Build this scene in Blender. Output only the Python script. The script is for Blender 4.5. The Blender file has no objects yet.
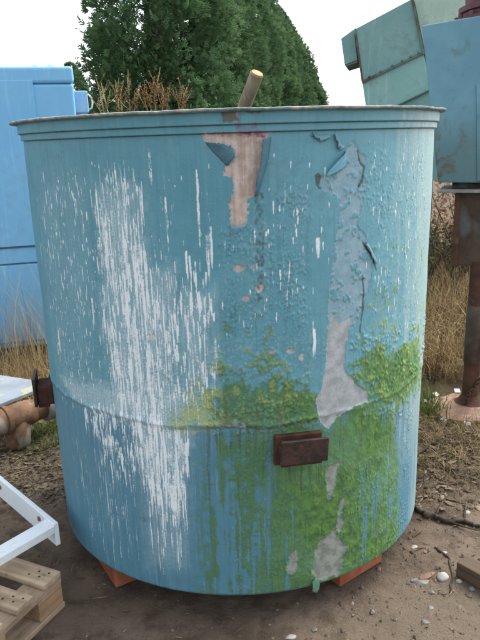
import bpy, bmesh, math, random
import numpy as np
from mathutils import Vector, Matrix, Quaternion

random.seed(7)
rng = np.random.default_rng(7)
SC = bpy.context.scene
COL = SC.collection
PI = math.pi
R_ = math.radians

# ------------------------------------------------------------------ camera model (metres, z up, ground at z = 0)
EYE = 1.55
FPX, PITCH, ROLL = 640.0, 0.2729, 0.0321
TX, TY, TR = -0.0186, 2.5441, 0.7479          # tank axis and radius
ZB, ZS, Z2, Z1, ZT = 0.0967, 0.711, 1.572, 1.593, 1.633   # tank bottom, seam, two steps of the collar, rim


def ray(px, py):
    a, b = px - 240.0, 320.0 - py
    cr, sr = math.cos(ROLL), math.sin(ROLL)
    u, v = cr * a + sr * b, -sr * a + cr * b
    c, s = math.cos(PITCH), math.sin(PITCH)
    return Vector((u, FPX * c + v * s, -FPX * s + v * c)) / FPX


def at_z(px, py, z=0.0):
    d = ray(px, py)
    return Vector((0, 0, EYE)) + d * ((z - EYE) / d.z)


def at_y(px, py, y):
    d = ray(px, py)
    return Vector((0, 0, EYE)) + d * (y / d.y)


def at_pl(px, py, p0, n):
    d = ray(px, py)
    o = Vector((0, 0, EYE))
    return o + d * ((Vector(p0) - o).dot(n) / d.dot(n))


def tank_uv(px, py, r=TR):
    d = ray(px, py)
    ox, oy = -TX, -TY
    A = d.x * d.x + d.y * d.y
    B = ox * d.x + oy * d.y
    Cc = ox * ox + oy * oy - r * r
    disc = max(B * B - A * Cc, 0.0)
    t = (-B - math.sqrt(disc)) / A
    x, y = ox + t * d.x, oy + t * d.y
    return math.atan2(x, -y) * TR, EYE + t * d.z


# ------------------------------------------------------------------ tags
def tag(o, label=None, cat=None, group=None, kind=None):
    if label: o['label'] = label
    if cat: o['category'] = cat
    if group: o['group'] = group
    if kind: o['kind'] = kind
    return o


def empty(name, loc=(0, 0, 0), rz=0.0, label=None, cat=None, group=None):
    o = bpy.data.objects.new(name, None)
    o.empty_display_size = 0.1
    COL.objects.link(o)
    o.location = loc
    o.rotation_euler = (0, 0, rz)
    return tag(o, label, cat, group)


def link(name, me, mat, parent=None):
    o = bpy.data.objects.new(name, me)
    COL.objects.link(o)
    if mat is not None:
        me.materials.append(mat)
    if parent is not None:
        o.parent = parent
    return o


# ------------------------------------------------------------------ mesh builders
class MB:
    def __init__(self):
        self.v, self.f = [], []

    def add(self, vs, fs):
        k = len(self.v)
        self.v += [tuple(p) for p in vs]
        self.f += [tuple(i + k for i in f) for f in fs]
        return self

    def box(self, c, s, M=None):
        x, y, z = s[0] / 2, s[1] / 2, s[2] / 2
        vs = [Vector((i * x, j * y, k * z)) for i in (-1, 1) for j in (-1, 1) for k in (-1, 1)]
        if M is not None:
            vs = [M @ p for p in vs]
        vs = [p + Vector(c) for p in vs]
        return self.add(vs, [(0, 1, 3, 2), (4, 6, 7, 5), (0, 4, 5, 1), (2, 3, 7, 6), (0, 2, 6, 4), (1, 5, 7, 3)])

    def prism(self, pts, vec):
        n = len(pts)
        pts = [Vector(p) for p in pts]
        vec = Vector(vec)
        nr = Vector((0, 0, 0))
        for i in range(n):
            nr += pts[i].cross(pts[(i + 1) % n])
        if nr.dot(vec) > 0:
            pts = pts[::-1]
        vs = pts + [p + vec for p in pts]
        fs = [tuple(range(n)), tuple(range(2 * n - 1, n - 1, -1))]
        fs += [(i, i + n, (i + 1) % n + n, (i + 1) % n) for i in range(n)]
        return self.add(vs, fs)

    def tube(self, pts, rad, n=10, caps=True):
        pts = [Vector(p) for p in pts]
        if not isinstance(rad, (list, tuple)):
            rad = [rad] * len(pts)
        vs, fs = [], []
        prev = None
        for i, p in enumerate(pts):
            d = (pts[min(i + 1, len(pts) - 1)] - pts[max(i - 1, 0)]).normalized()
            if prev is None:
                a = d.orthogonal().normalized()
            else:
                a = (prev - d * prev.dot(d)).normalized()
            prev = a
            b = d.cross(a)
            for k in range(n):
                t = 2 * PI * k / n
                vs.append(p + (a * math.cos(t) + b * math.sin(t)) * rad[i])
        for i in range(len(pts) - 1):
            for k in range(n):
                k2 = (k + 1) % n
                fs.append((i * n + k, i * n + k2, (i + 1) * n + k2, (i + 1) * n + k))
        if caps:
            fs.append(tuple(range(n - 1, -1, -1)))
            fs.append(tuple((len(pts) - 1) * n + k for k in range(n)))
        return self.add(vs, fs)

    def lathe(self, prof, n=48, M=None, closed=False):
        """prof: list of (radius, height) going round; spun about z"""
        vs, fs = [], []
        m = len(prof)
        for k in range(n):
            t = 2 * PI * k / n
            for r, z in prof:
                p = Vector((r * math.cos(t), r * math.sin(t), z))
                vs.append(M @ p if M is not None else p)
        for k in range(n):
            k2 = (k + 1) % n
            for i in range(m if closed else m - 1):
                j = (i + 1) % m
                fs.append((k * m + i, k2 * m + i, k2 * m + j, k * m + j))
        return self.add(vs, fs)

    def torus(self, M, R, r, sy=1.0, n=14, m=7):
        vs, fs = [], []
        for i in range(n):
            t = 2 * PI * i / n
            for j in range(m):
                q = 2 * PI * j / m
                vs.append(M @ Vector(((R + r * math.cos(q)) * math.cos(t), (R + r * math.cos(q)) * math.sin(t) * sy, r * math.sin(q))))
        for i in range(n):
            for j in range(m):
                i2, j2 = (i + 1) % n, (j + 1) % m
                fs.append((i * m + j, i2 * m + j, i2 * m + j2, i * m + j2))
        return self.add(vs, fs)

    def build(self, name, mat, parent=None, bevel=0.0, seg=2, smooth=False, fix=False):
        me = bpy.data.meshes.new(name)
        me.from_pydata(self.v, [], self.f)
        me.update()
        if fix:
            bm = bmesh.new()
            bm.from_mesh(me)
            bmesh.ops.recalc_face_normals(bm, faces=bm.faces)
            bm.to_mesh(me)
            bm.free()
        if smooth:
            me.polygons.foreach_set('use_smooth', [True] * len(me.polygons))
        o = link(name, me, mat, parent)
        if bevel:
            b = o.modifiers.new('bevel', 'BEVEL')
            b.width, b.segments, b.limit_method = bevel, seg, 'ANGLE'
            b.angle_limit = R_(35)
            b.harden_normals = False
        if smooth and not bevel:
            pass
        return o


def np_mesh(name, V, F, mat, parent=None, smooth=False, attrs=None, uv=None):
    """V (n,3), F (m,k) with k 3 or 4 as numpy arrays; attrs: name -> (n,) or (n,4)"""
    me = bpy.data.meshes.new(name)
    V = np.ascontiguousarray(V, dtype=np.float32)
    F = np.ascontiguousarray(F, dtype=np.int32)
    m, k = F.shape
    me.vertices.add(len(V))
    me.vertices.foreach_set('co', V.ravel())
    me.loops.add(m * k)
    me.loops.foreach_set('vertex_index', F.ravel())
    me.polygons.add(m)
    me.polygons.foreach_set('loop_start', np.arange(0, m * k, k, dtype=np.int32))
    me.polygons.foreach_set('use_smooth', np.full(m, smooth))
    me.update(calc_edges=True)
    for an, av in (attrs or {}).items():
        if av.ndim == 1:
            a = me.attributes.new(an, 'FLOAT', 'POINT')
            a.data.foreach_set('value', av.astype(np.float32))
        else:
            a = me.attributes.new(an, 'FLOAT_COLOR', 'POINT')
            a.data.foreach_set('color', av.astype(np.float32).ravel())
    me.validate()
    return link(name, me, mat, parent)


# ------------------------------------------------------------------ numpy noise
_tabs = {}


def vnoise(x, y, seed=0):
    if seed not in _tabs:
        _tabs[seed] = np.random.default_rng(1000 + seed).random((256, 256)).astype(np.float32)
    T = _tabs[seed]
    xi, yi = np.floor(x), np.floor(y)
    fx, fy = (x - xi).astype(np.float32), (y - yi).astype(np.float32)
    xi, yi = xi.astype(np.int64) & 255, yi.astype(np.int64) & 255
    x1, y1 = (xi + 1) & 255, (yi + 1) & 255
    fx = fx * fx * (3 - 2 * fx)
    fy = fy * fy * (3 - 2 * fy)
    return (T[yi, xi] * (1 - fx) + T[yi, x1] * fx) * (1 - fy) + (T[y1, xi] * (1 - fx) + T[y1, x1] * fx) * fy


def fbm(x, y, seed=0, oct=4, gain=0.5):
    s, a, t, f = 0, 1.0, 0.0, 1.0
    for i in range(oct):
        s = s + a * vnoise(x * f + 17.3 * i, y * f + 9.1 * i, seed + i)
        t += a
        a *= gain
        f *= 2.03
    return s / t


def sstep(a, b, x):
    t = np.clip((x - a) / (b - a), 0, 1)
    return t * t * (3 - 2 * t)


# ------------------------------------------------------------------ node helpers
class G:
    def __init__(self, name):
        self.m = bpy.data.materials.new(name)
        self.m.use_nodes = True
        self.t = self.m.node_tree
        self.b = self.t.nodes['Principled BSDF']

    def put(self, sock, v):
        if isinstance(v, bpy.types.NodeSocket):
            self.t.links.new(v, sock)
        elif isinstance(v, (tuple, list)) and sock.type == 'RGBA' and len(v) == 3:
            sock.default_value = (*v, 1)
        else:
            sock.default_value = v

    def n(self, typ, ins=None, **props):
        nd = self.t.nodes.new(typ)
        for k, v in props.items():
            setattr(nd, k, v)
        for k, v in (ins or {}).items():
            self.put(nd.inputs[k], v)
        return nd

    def math(self, op, a, b=0.0, clamp=False):
        nd = self.n('ShaderNodeMath', {0: a, 1: b}, operation=op)
        nd.use_clamp = clamp
        return nd.outputs[0]

    def mix(self, f, a, b, blend='MIX'):
        nd = self.n('ShaderNodeMix', data_type='RGBA', blend_type=blend)
        self.put(nd.inputs[0], f)
        self.put(nd.inputs[6], a)
        self.put(nd.inputs[7], b)
        return nd.outputs[2]

    def coord(self, kind='Object', scale=(1, 1, 1), rot=(0, 0, 0)):
        c = self.n('ShaderNodeTexCoord').outputs[kind]
        return self.map(c, scale, rot)

    def map(self, v, scale=(1, 1, 1), rot=(0, 0, 0), loc=(0, 0, 0)):
        return self.n('ShaderNodeMapping', {'Vector': v, 'Scale': scale, 'Rotation': rot, 'Location': loc}).outputs[0]

    def noise(self, v, scale=5.0, detail=4.0, rough=0.55, dist=0.0):
        return self.n('ShaderNodeTexNoise', {'Vector': v, 'Scale': scale, 'Detail': detail, 'Roughness': rough, 'Distortion': dist}).outputs[0]

    def ramp(self, f, *stops):
        nd = self.n('ShaderNodeValToRGB', {0: f})
        cr = nd.color_ramp
        while len(cr.elements) < len(stops):
            cr.elements.new(0.5)
        for e, (p, c) in zip(cr.elements, stops):
            e.position = p
            e.color = (c, c, c, 1) if isinstance(c, (int, float)) else (*c, 1)
        return nd.outputs[0]

    def step(self, f, a, b):
        return self.n('ShaderNodeMapRange', {0: f, 1: a, 2: b, 3: 0.0, 4: 1.0}, interpolation_type='SMOOTHSTEP').outputs[0]

    def attr(self, name):
        nd = self.n('ShaderNodeAttribute', attribute_name=name)
        return nd

    def sep(self, c):
        return self.n('ShaderNodeSeparateColor', {0: c}).outputs

    def bump(self, h, strength=0.5, dist=0.01, nrm=None):
        nd = self.n('ShaderNodeBump', {'Height': h, 'Strength': strength, 'Distance': dist})
        if nrm is not None:
            self.put(nd.inputs['Normal'], nrm)
        return nd.outputs[0]

    def out(self, col, rough=0.6, spec=0.5, nrm=None, metal=0.0):
        self.put(self.b.inputs['Base Color'], col)
        self.put(self.b.inputs['Roughness'], rough)
        self.put(self.b.inputs['Specular IOR Level'], spec)
        self.put(self.b.inputs['Metallic'], metal)
        if nrm is not None:
            self.put(self.b.inputs['Normal'], nrm)
        return self.m


def painted(name, c1, c2, rust=0.35, scale=3.0, rcol=(0.13, 0.055, 0.025), streak=0.4, rough=0.5, grime=(0.09, 0.085, 0.07), grime_amt=0.35):
    """weathered paint on metal: faded patches, run marks, grime, rust spots"""
    g = G(name)
    v = g.coord('Object')
    n1 = g.noise(v, scale, 5, 0.6)
    n2 = g.noise(v, scale * 9, 5, 0.65)
    ns = g.noise(g.map(v, (14, 14, 0.9)), 2.0, 4, 0.6)
    c = g.mix(g.step(n1, 0.35, 0.65), c1, c2)
    c = g.mix(g.math('MULTIPLY', g.step(ns, 0.55, 0.75), streak), c, tuple(min(1, x * 1.35 + 0.02) for x in c2))
    c = g.mix(g.math('MULTIPLY', g.step(g.math('ADD', g.math('MULTIPLY', n1, 0.5), g.math('MULTIPLY', n2, 0.5)), 0.5, 0.66), grime_amt), c, grime)
    nr = g.noise(v, scale * 2.3, 8, 0.7, 0.4)
    fr = g.step(nr, 0.78 - 0.3 * rust, 0.84 - 0.3 * rust)
    rc = g.mix(n2, rcol, tuple(x * 2.0 for x in rcol))
    c = g.mix(fr, c, rc)
    nb = g.bump(g.math('ADD', g.math('MULTIPLY', fr, 0.5), n2), 0.25, 0.004)
    return g.out(c, g.math('ADD', rough, g.math('MULTIPLY', fr, 0.3)), 0.4, nb)


def rusty(name, c1=(0.10, 0.045, 0.025), c2=(0.22, 0.10, 0.05), c3=(0.16, 0.15, 0.14), pale=0.3, scale=6.0):
    g = G(name)
    v = g.coord('Object')
    n1 = g.noise(v, scale, 6, 0.65, 0.3)
    n2 = g.noise(v, scale * 12, 4, 0.7)
    n3 = g.noise(g.map(v, (1, 1, 0.5), loc=(3, 5, 1)), scale * 0.8, 5, 0.6)
    c = g.mix(g.step(n1, 0.35, 0.65), c1, c2)
    c = g.mix(g.math('MULTIPLY', g.step(n3, 0.7 - 0.3 * pale, 0.8 - 0.3 * pale), 0.85), c, c3)
    c = g.mix(g.math('MULTIPLY', g.step(n2, 0.5, 0.75), 0.45), c, (0.05, 0.03, 0.02))
    return g.out(c, 0.8, 0.25, g.bump(g.math('ADD', n1, n2), 0.4, 0.006))


def wood(name, c1, c2, dirt=0.3, axis=0, scale=1.0):
    g = G(name)
    v = g.coord('Object')
    sc = [60 * scale] * 3
    sc[axis] = 3 * scale
    gr = g.noise(g.map(v, tuple(sc)), 1.0, 5, 0.6, 0.6)
    n1 = g.noise(v, 7, 5, 0.6)
    n2 = g.noise(v, 45, 5, 0.7)
    c = g.mix(g.step(gr, 0.3, 0.7), c1, c2)
    c = g.mix(g.math('MULTIPLY', g.step(n1, 0.45, 0.7), dirt), c, (0.10, 0.075, 0.05))
    c = g.mix(g.math('MULTIPLY', g.step(n2, 0.58, 0.7), dirt * 0.8), c, (0.06, 0.05, 0.04))
    return g.out(c, 0.75, 0.25, g.bump(gr, 0.35, 0.002))


def foliage(name, c1, c2, c3, rough=0.6, trans=0.15):
    """leaf colour varies by the per-vertex 'tone' of each spray"""
    g = G(name)
    a = g.attr('tone').outputs['Fac']
    c = g.ramp(a, (0.0, c1), (0.5, c2), (1.0, c3))
    n = g.noise(g.coord('Object'), 9.0, 3)
    c = g.mix(g.math('MULTIPLY', n, 0.35), c, c1)
    m = g.out(c, rough, 0.12)
    g.put(g.b.inputs['Transmission Weight'], 0.0)
    if trans:
        tr = g.n('ShaderNodeBsdfTranslucent', {0: c})
        mx = g.n('ShaderNodeMixShader', {0: trans})
        g.put(mx.inputs[1], g.b.outputs[0])
        g.put(mx.inputs[2], tr.outputs[0])
        o = [x for x in g.t.nodes if x.type == 'OUTPUT_MATERIAL'][0]
        g.put(o.inputs[0], mx.outputs[0])
    return m


# ================================================================== WORLD, SUN, CAMERA
SUN_EL, SUN_AZ = R_(50), R_(52)           # azimuth from +Y (away from the camera) towards +X
w = bpy.data.worlds.new('World')
SC.world = w
w.use_nodes = True
nt = w.node_tree
sky = nt.nodes.new('ShaderNodeTexSky')
sky.sky_type = 'NISHITA'
sky.sun_disc = False
sky.sun_elevation = SUN_EL
sky.sun_rotation = SUN_AZ
sky.air_density, sky.dust_density, sky.ozone_density = 1.0, 3.5, 1.5
hs = nt.nodes.new('ShaderNodeHueSaturation')
hs.inputs['Saturation'].default_value = 0.30
bg = nt.nodes['Background']
bg.inputs[1].default_value = 0.15
nt.links.new(sky.outputs[0], hs.inputs['Color'])
nt.links.new(hs.outputs[0], bg.inputs[0])

sd = Vector((math.sin(SUN_AZ) * math.cos(SUN_EL), math.cos(SUN_AZ) * math.cos(SUN_EL), math.sin(SUN_EL)))
L = bpy.data.lights.new('sun', 'SUN')
L.energy, L.angle, L.color = 1.05, R_(36), (1.0, 0.94, 0.84)
lo = bpy.data.objects.new('sun', L)
COL.objects.link(lo)
lo.rotation_euler = sd.to_track_quat('Z', 'Y').to_euler()
lo.location = sd * 30

cam = bpy.data.cameras.new('camera')
cam.sensor_fit = 'HORIZONTAL'
cam.sensor_width = 36.0
cam.lens = 36.0 * FPX / 480.0
cam.clip_start, cam.clip_end = 0.05, 3000
co = bpy.data.objects.new('camera', cam)
COL.objects.link(co)
c_, s_ = math.cos(PITCH), math.sin(PITCH)
fw, r0, u0 = Vector((0, c_, -s_)), Vector((1, 0, 0)), Vector((0, s_, c_))
rt = r0 * math.cos(ROLL) - u0 * math.sin(ROLL)
up = r0 * math.sin(ROLL) + u0 * math.cos(ROLL)
M = Matrix((rt, up, -fw)).transposed().to_4x4()
M.translation = Vector((0, 0, EYE))
co.matrix_world = M
SC.camera = co
vs = SC.view_settings
vs.view_transform = 'Standard'
vs.look = 'None'
vs.gamma = 1.0
vs.use_curve_mapping = False
vs.exposure = 1.55
SC.render.engine = 'CYCLES'
SC.cycles.use_denoising = True
SC.cycles.max_bounces = 6

# ================================================================== THE TANK
# columns of the shell: fine over the side that faces the yard entrance, coarser round the back
DU = 0.0021
th_f = np.arange(-R_(102), R_(102), DU / TR)
th_b = np.linspace(R_(102), 2 * PI - R_(102), 170)[1:-1]
th = np.concatenate([th_f, th_b])
NF, NC = len(th_f), len(th)
zs = np.concatenate([np.arange(ZB, 1.558, 0.0034), np.arange(1.558, 1.604, 0.0009), np.arange(1.605, ZT - 0.003, 0.003)])
NR = len(zs)
thd = np.where(th > PI, th - 2 * PI, th)
Ug, Zg = np.meshgrid((thd * TR).astype(np.float32), zs.astype(np.float32))      # (NR, NC) surface coordinates in metres
FRONT = (np.abs(thd) < R_(101))[None, :]


def zp(sc, ox, oy, *pts):
    """points read off an enlarged detail of the shell -> surface coordinates (u, z)"""
    return np.array([tank_uv(ox + x / sc, oy + y / sc) for x, y in pts])


def sdf(P):
    """signed distance (metres, + inside) to a closed outline on the shell"""
    out = np.full(Ug.shape, -1.0, np.float32)
    mx = 0.08
    ci = np.where((Ug[0] > P[:, 0].min() - mx) & (Ug[0] < P[:, 0].max() + mx))[0]
    ri = np.where((Zg[:, 0] > P[:, 1].min() - mx) & (Zg[:, 0] < P[:, 1].max() + mx))[0]
    if len(ci) == 0 or len(ri) == 0:
        return out
    sl = np.ix_(ri, ci)
    x, y = Ug[sl], Zg[sl]
    d = np.full(x.shape, 9.0, np.float32)
    ins = np.zeros(x.shape, bool)
    n = len(P)
    for i in range(n):
        ax, ay = P[i]
        bx, by = P[(i + 1) % n]
        ex, ey = bx - ax, by - ay
        t = np.clip(((x - ax) * ex + (y - ay) * ey) / (ex * ex + ey * ey + 1e-12), 0, 1)
        d = np.minimum(d, np.hypot(x - ax - t * ex, y - ay - t * ey))
        cross = ((ay > y) != (by > y)) & (x < ex * (y - ay) / (ey + 1e-12) + ax)
        ins ^= cross
    out[sl] = np.where(ins, d, -d)
    return out


N1 = fbm(Ug * 11, Zg * 11, 1, 4)
N2 = fbm(Ug * 45, Zg * 45, 5, 4)
N3 = fbm(Ug * 160, Zg * 160, 9, 3)
NV = fbm(Ug * 55, Zg * 3.2, 13, 4)           # runs down the wall
NV2 = fbm(Ug * 140, Zg * 7, 17, 3)
NBG = fbm(Ug * 3, Zg * 3, 21, 3)


def area(P, soft=0.004, jit=0.012, fine=0.006, jv=0.0, grow=0.0):
    s = sdf(P) + grow + (N2 - 0.5) * 2 * jit + (N3 - 0.5) * 2 * fine + (NV - 0.5) * 2 * jv
    return sstep(-soft, soft, s)


def runs(P, n, wmin, wmax, lmin, lmax, amp=(0.6, 1.0), soft=0.03, tail=0.5):
    """vertical splashes and run marks thrown over an outline"""
    F = np.zeros(Ug.shape, np.float32)
    lo, hi = P.min(0), P.max(0)
    k = 0
    tries = 0
    S = sdf(P)
    uc = Ug[0, :NF]
    zc = Zg[:, 0]
    while k < n and tries < n * 12:
        tries += 1
        u, z = rng.uniform(lo[0], hi[0]), rng.uniform(lo[1], hi[1])
        j = int(np.clip((u - uc[0]) / DU, 0, NF - 1))
        i = int(np.searchsorted(zc, z))
        if i >= NR or S[i, j] < rng.uniform(-soft, soft):
            continue
        k += 1
        wd = wmin + (wmax - wmin) * rng.random() ** 2.2
        ln = lmin + (lmax - lmin) * rng.random() ** 2.0
        j0, j1 = max(0, int(j - wd / DU - 2)), min(NF, int(j + wd / DU + 3))
        i0, i1 = int(np.searchsorted(zc, z - ln)), min(NR, int(np.searchsorted(zc, z + wd * 2)) + 1)
        if i1 - i0 < 1 or j1 - j0 < 1:
            continue
        du = Ug[i0:i1, j0:j1] - u - (vnoise(Zg[i0:i1, j0:j1] * 30 + k, Zg[i0:i1, j0:j1] * 0 + k, 30) - 0.5) * wd * 1.2
        tz = np.clip((z + wd * 2 - Zg[i0:i1, j0:j1]) / (ln + wd * 2), 0, 1)
        ww = wd * np.sqrt(np.clip(np.sin(PI * tz ** tail), 0, 1)) + 1e-4
        f = rng.uniform(*amp) * sstep(1.35, .25, np.abs(du) / ww)
        F[i0:i1, j0:j1] = np.maximum(F[i0:i1, j0:j1], f)
    return F


def dots(P, n, r0, r1, soft=0.03, tall=1.0):
    F = np.zeros(Ug.shape, np.float32)
    lo, hi = P.min(0), P.max(0)
    S = sdf(P)
    uc, zc = Ug[0, :NF], Zg[:, 0]
    for _ in range(n):
        u, z = rng.uniform(lo[0], hi[0]), rng.uniform(lo[1], hi[1])
        j = int(np.clip((u - uc[0]) / DU, 0, NF - 1))
        i = int(np.searchsorted(zc, z))
        if i >= NR or S[i, j] < rng.uniform(-soft, soft):
            continue
        r = r0 + (r1 - r0) * rng.random() ** 2
        j0, j1 = max(0, int(j - r / DU - 1)), min(NF, int(j + r / DU + 2))
        i0, i1 = int(np.searchsorted(zc, z - r * tall)), int(np.searchsorted(zc, z + r * tall)) + 1
        q = np.hypot(Ug[i0:i1, j0:j1] - u, (Zg[i0:i1, j0:j1] - z) / tall) / r
        F[i0:i1, j0:j1] = np.maximum(F[i0:i1, j0:j1], np.sqrt(np.clip(1 - q * q, 0, 1)) * (r / r1))
    return F


zone = lambda *pts: zp(1, 0, 0, *pts)
# --- white splashes and run marks
white = runs(zone((93, 172), (110, 160), (126, 158), (138, 168), (142, 230), (145, 262), (170, 268), (178, 300), (182, 410), (150, 420), (118, 405), (110, 350), (100, 300), (94, 220)), 800, .0010, .0031, .015, .15, (0.3, 1.0), .016)
white = np.maximum(white, runs(zone((95, 180), (142, 180), (170, 275), (178, 405), (130, 405), (108, 330)), 75, .0018, .0048, .10, .30, (0.5, 1.0), .01))
white = np.maximum(white, runs(zone((133, 418), (187, 420), (185, 470), (176, 510), (150, 490), (140, 470)), 230, .0014, .0055, .03, .15, (0.4, 1.0), .014))
white = np.maximum(white, runs(zone((140, 450), (185, 450), (182, 560), (158, 560)), 45, .0013, .004, .05, .25, (0.45, 0.75), .02))
white = np.maximum(white, runs(zone((178, 300), (215, 290), (212, 400), (180, 410)), 150, .0011, .0042, .02, .10, (0.35, 1.0), .03))
white = np.maximum(white, runs(zone((185, 250), (205, 250), (205, 300), (185, 300)), 22, .0015, .004, .03, .09, (0.5, .9), .02))
white = np.maximum(white, runs(zone((38, 170), (75, 170), (100, 250), (95, 380), (65, 390), (42, 260)), 330, .0009, .0030, .006, .05, (0.4, 1.0), .03))
white = np.maximum(white, runs(zone((60, 150), (215, 150), (215, 400), (60, 400)), 260, .0008, .0026, .004, .04, (0.3, 0.9), .03))
white = np.maximum(white, runs(zone((80, 395), (135, 405), (135, 480), (118, 470), (85, 425)), 120, .0015, .006, .02, .11, (0.5, .9), .015))
white = np.maximum(white, runs(zone((70, 440), (130, 430), (140, 560), (90, 530)), 90, .001, .0025, .05, .22, (0.3, .55), .03))
white = np.maximum(white, runs(zone((215, 150), (330, 150), (330, 330), (215, 330)), 60, .0010, .0032, .006, .035, (0.5, .95), .03))
white = np.maximum(white, runs(zone((265, 190), (300, 190), (298, 300), (268, 300)), 30, .0013, .0038, .008, .04, (0.6, 1.0), .02))
white = np.maximum(white, runs(zone((365, 140), (420, 140), (418, 330), (370, 330)), 200, .0010, .003, .006, .03, (0.5, .9), .03))
for x0, y0, ln, wd in ((149, 150, .09, .003), (166, 200, .12, .0035), (207, 235, .12, .003), (211, 230, .11, .004), (286, 288, .07, .0025), (314, 330, .09, .003), (317, 240, .05, .004), (197, 172, .2, .003), (58, 318, .12, .003), (92, 300, .08, .003)):
    white = np.maximum(white, runs(zone((x0 - 1, y0 - 1), (x0 + 1, y0 - 1), (x0 + 1, y0 + 1), (x0 - 1, y0 + 1)), 3, wd, wd * 1.3, ln, ln * 1.1, (0.55, .75), .004))
white *= .42 + .85 * sstep(.34, .56, NV2 * .6 + N2 * .4)
bloom = area(zone((98, 190), (135, 190), (150, 268), (172, 270), (178, 320), (190, 400), (160, 415), (120, 405), (105, 330)), .05, .03, .01) * .72
bloom = np.maximum(bloom, area(zone((60, 375), (110, 385), (200, 385), (210, 420), (150, 424), (108, 414), (75, 400)), .03, .025, .012) * 0.95)
bloom = np.maximum(bloom, area(zone((133, 422), (190, 422), (184, 490), (145, 480)), .03, .025, .012, .03) * .95)
bloom = np.maximum(bloom, area(zone((138, 440), (188, 440), (185, 565), (150, 565)), .05, .02, .01, .03) * 0.5)
bloom = np.maximum(bloom, area(zone((38, 180), (90, 180), (95, 390), (58, 380)), .08, .03, .01, .03) * .22)
bloom = np.maximum(bloom, area(zone((178, 290), (214, 290), (212, 420), (180, 420)), .05, .03, .01, .03) * .6)
# --- bare laminate under the collar
BARE_P = zp(4, 180, 110, (100, 90), (362, 90), (350, 115), (325, 150), (330, 185), (325, 235), (310, 300), (300, 345), (270, 355), (268, 400), (262, 440), (240, 468), (215, 462), (205, 430), (200, 385), (205, 345), (225, 330), (215, 290), (205, 265), (178, 265), (180, 230), (205, 215), (222, 200), (220, 160), (195, 140), (160, 132), (105, 130))
bare = area(BARE_P, .0012, .003, .002)
for P in (zp(4, 180, 110, (180, -2), (235, -2), (238, 45), (215, 50), (178, 48)), ):
    bare = np.maximum(bare, area(P, .002, .004, .003) * .55)
for x, y, rx, ry in ((239, 268, 6, 3.5), (260, 288, 5, 4), (245, 298, 3.5, 3), (271, 352, 3.5, 2), (290, 351, 5, 2.5), (301, 357, 2.5, 4), (252, 267, 2, 2), (152, 337, 6, 3)):
    a_ = np.linspace(0, 2 * PI, 10)[:-1]
    bare = np.maximum(bare, area(zone(*[(x + rx * math.cos(t), y + ry * math.sin(t)) for t in a_]), .0015, .005, .003) * .8)
# --- old blue grey primer where the top coat has come off
primer = area(zp(1.92, 200, 100, (285, 65), (292, 75), (280, 95), (285, 120), (262, 140), (225, 148), (235, 175), (262, 180), (270, 210), (262, 250), (255, 300), (250, 345), (246, 410), (240, 440), (262, 450), (300, 430), (310, 400), (322, 370), (330, 330), (325, 290), (315, 260), (300, 240), (310, 200), (320, 160), (305, 140), (320, 115), (300, 90)), .0015, .012, .006)
primer *= 1 - sstep(.60, .64, N2 * .7 + N3 * .3)
# --- pale filler showing low on the wall
pale_p = area(np.vstack([zp(1.92, 200, 100, (250, 405), (268, 428), (290, 418), (283, 460)), zp(2.087, 200, 340, (305, 0), (300, 60), (322, 90), (345, 105), (350, 125), (330, 135), (300, 150), (285, 165), (270, 185), (250, 175), (240, 130), (255, 90), (262, 50))]), .002, .006, .004)
for q in (((265, 265), (290, 255), (285, 300), (270, 335), (262, 310)), ((250, 420), (280, 395), (305, 430), (290, 490), (255, 505), (235, 490), (240, 440)), ((185, 450), (200, 440), (205, 470), (190, 495), (183, 480)), ((290, 340), (300, 330), (296, 400), (284, 398))):
    pale_p = np.maximum(pale_p, area(zp(2.087, 200, 340, *q), .008, .012, .008))
for q in (((80, 300), (110, 285), (150, 300), (160, 345), (75, 345)), ((165, 300), (200, 283), (245, 285), (250, 320), (240, 350), (160, 350)), ((290, 290), (320, 275), (350, 300), (345, 330), (300, 335))):
    bare = np.maximum(bare, area(zp(4, 200, 340, *q), .004, .009, .005) * .62)
ring = np.clip(area(BARE_P, .0012, .006, .005, 0, .0045) - bare, 0, 1) * (N2 > .42)
pale_p = np.maximum(pale_p, ring * (Zg < Z2))
pale_p = np.maximum(pale_p, area(BARE_P, .001, .012, .008, .012, -.014) * sstep(.50, .56, NV2) * .8)
# --- algae
alg_main = sdf(zp(2.087, 200, 340, (165, 250), (160, 180), (262, 200), (300, 165), (330, 130), (345, 110), (395, 200), (408, 230), (428, 300), (425, 385), (370, 460), (290, 520), (200, 560), (130, 560), (140, 430), (150, 330)))
alg_mid = sdf(zp(2.087, 200, 340, (18, 185), (160, 190), (165, 560), (55, 570), (5, 540), (5, 300)))
alg_band = sdf(zp(2.087, 200, 340, (15, 130), (45, 60), (100, 85), (170, 85), (255, 95), (250, 175), (130, 175), (15, 185)))
alg_rt = sdf(zp(2.087, 200, 340, (318, 80), (345, 15), (400, 30), (452, -10), (458, 85), (420, 130), (380, 135), (350, 110)))
algae = sstep(-.10, .05, alg_main + .012 + (NV - .5) * .10 + (N1 - .5) * .05) * 1.0
algae = np.maximum(algae, sstep(-.09, .10, alg_mid + (N1 - .5) * .10) * sstep(.24, .50, NV * .55 + N2 * .30 + NBG * .15) * .95)
algae = np.maximum(algae, sstep(-.04, .03, alg_band + (N2 - .5) * .12 + (N1 - .5) * .10) * .95)
algae = np.maximum(algae, sstep(-.07, .03, alg_rt + (N2 - .5) * .14) * .92)
fade_up = sdf(zone((205, 330), (240, 300), (300, 320), (330, 335), (330, 400), (210, 400)))
algae = np.maximum(algae, sstep(-.06, .05, fade_up) * sstep(.50, .66, N2 * .6 + N1 * .4) * .7)
fade_r = sdf(zone((350, 230), (425, 230), (425, 380), (350, 380)))
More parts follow.
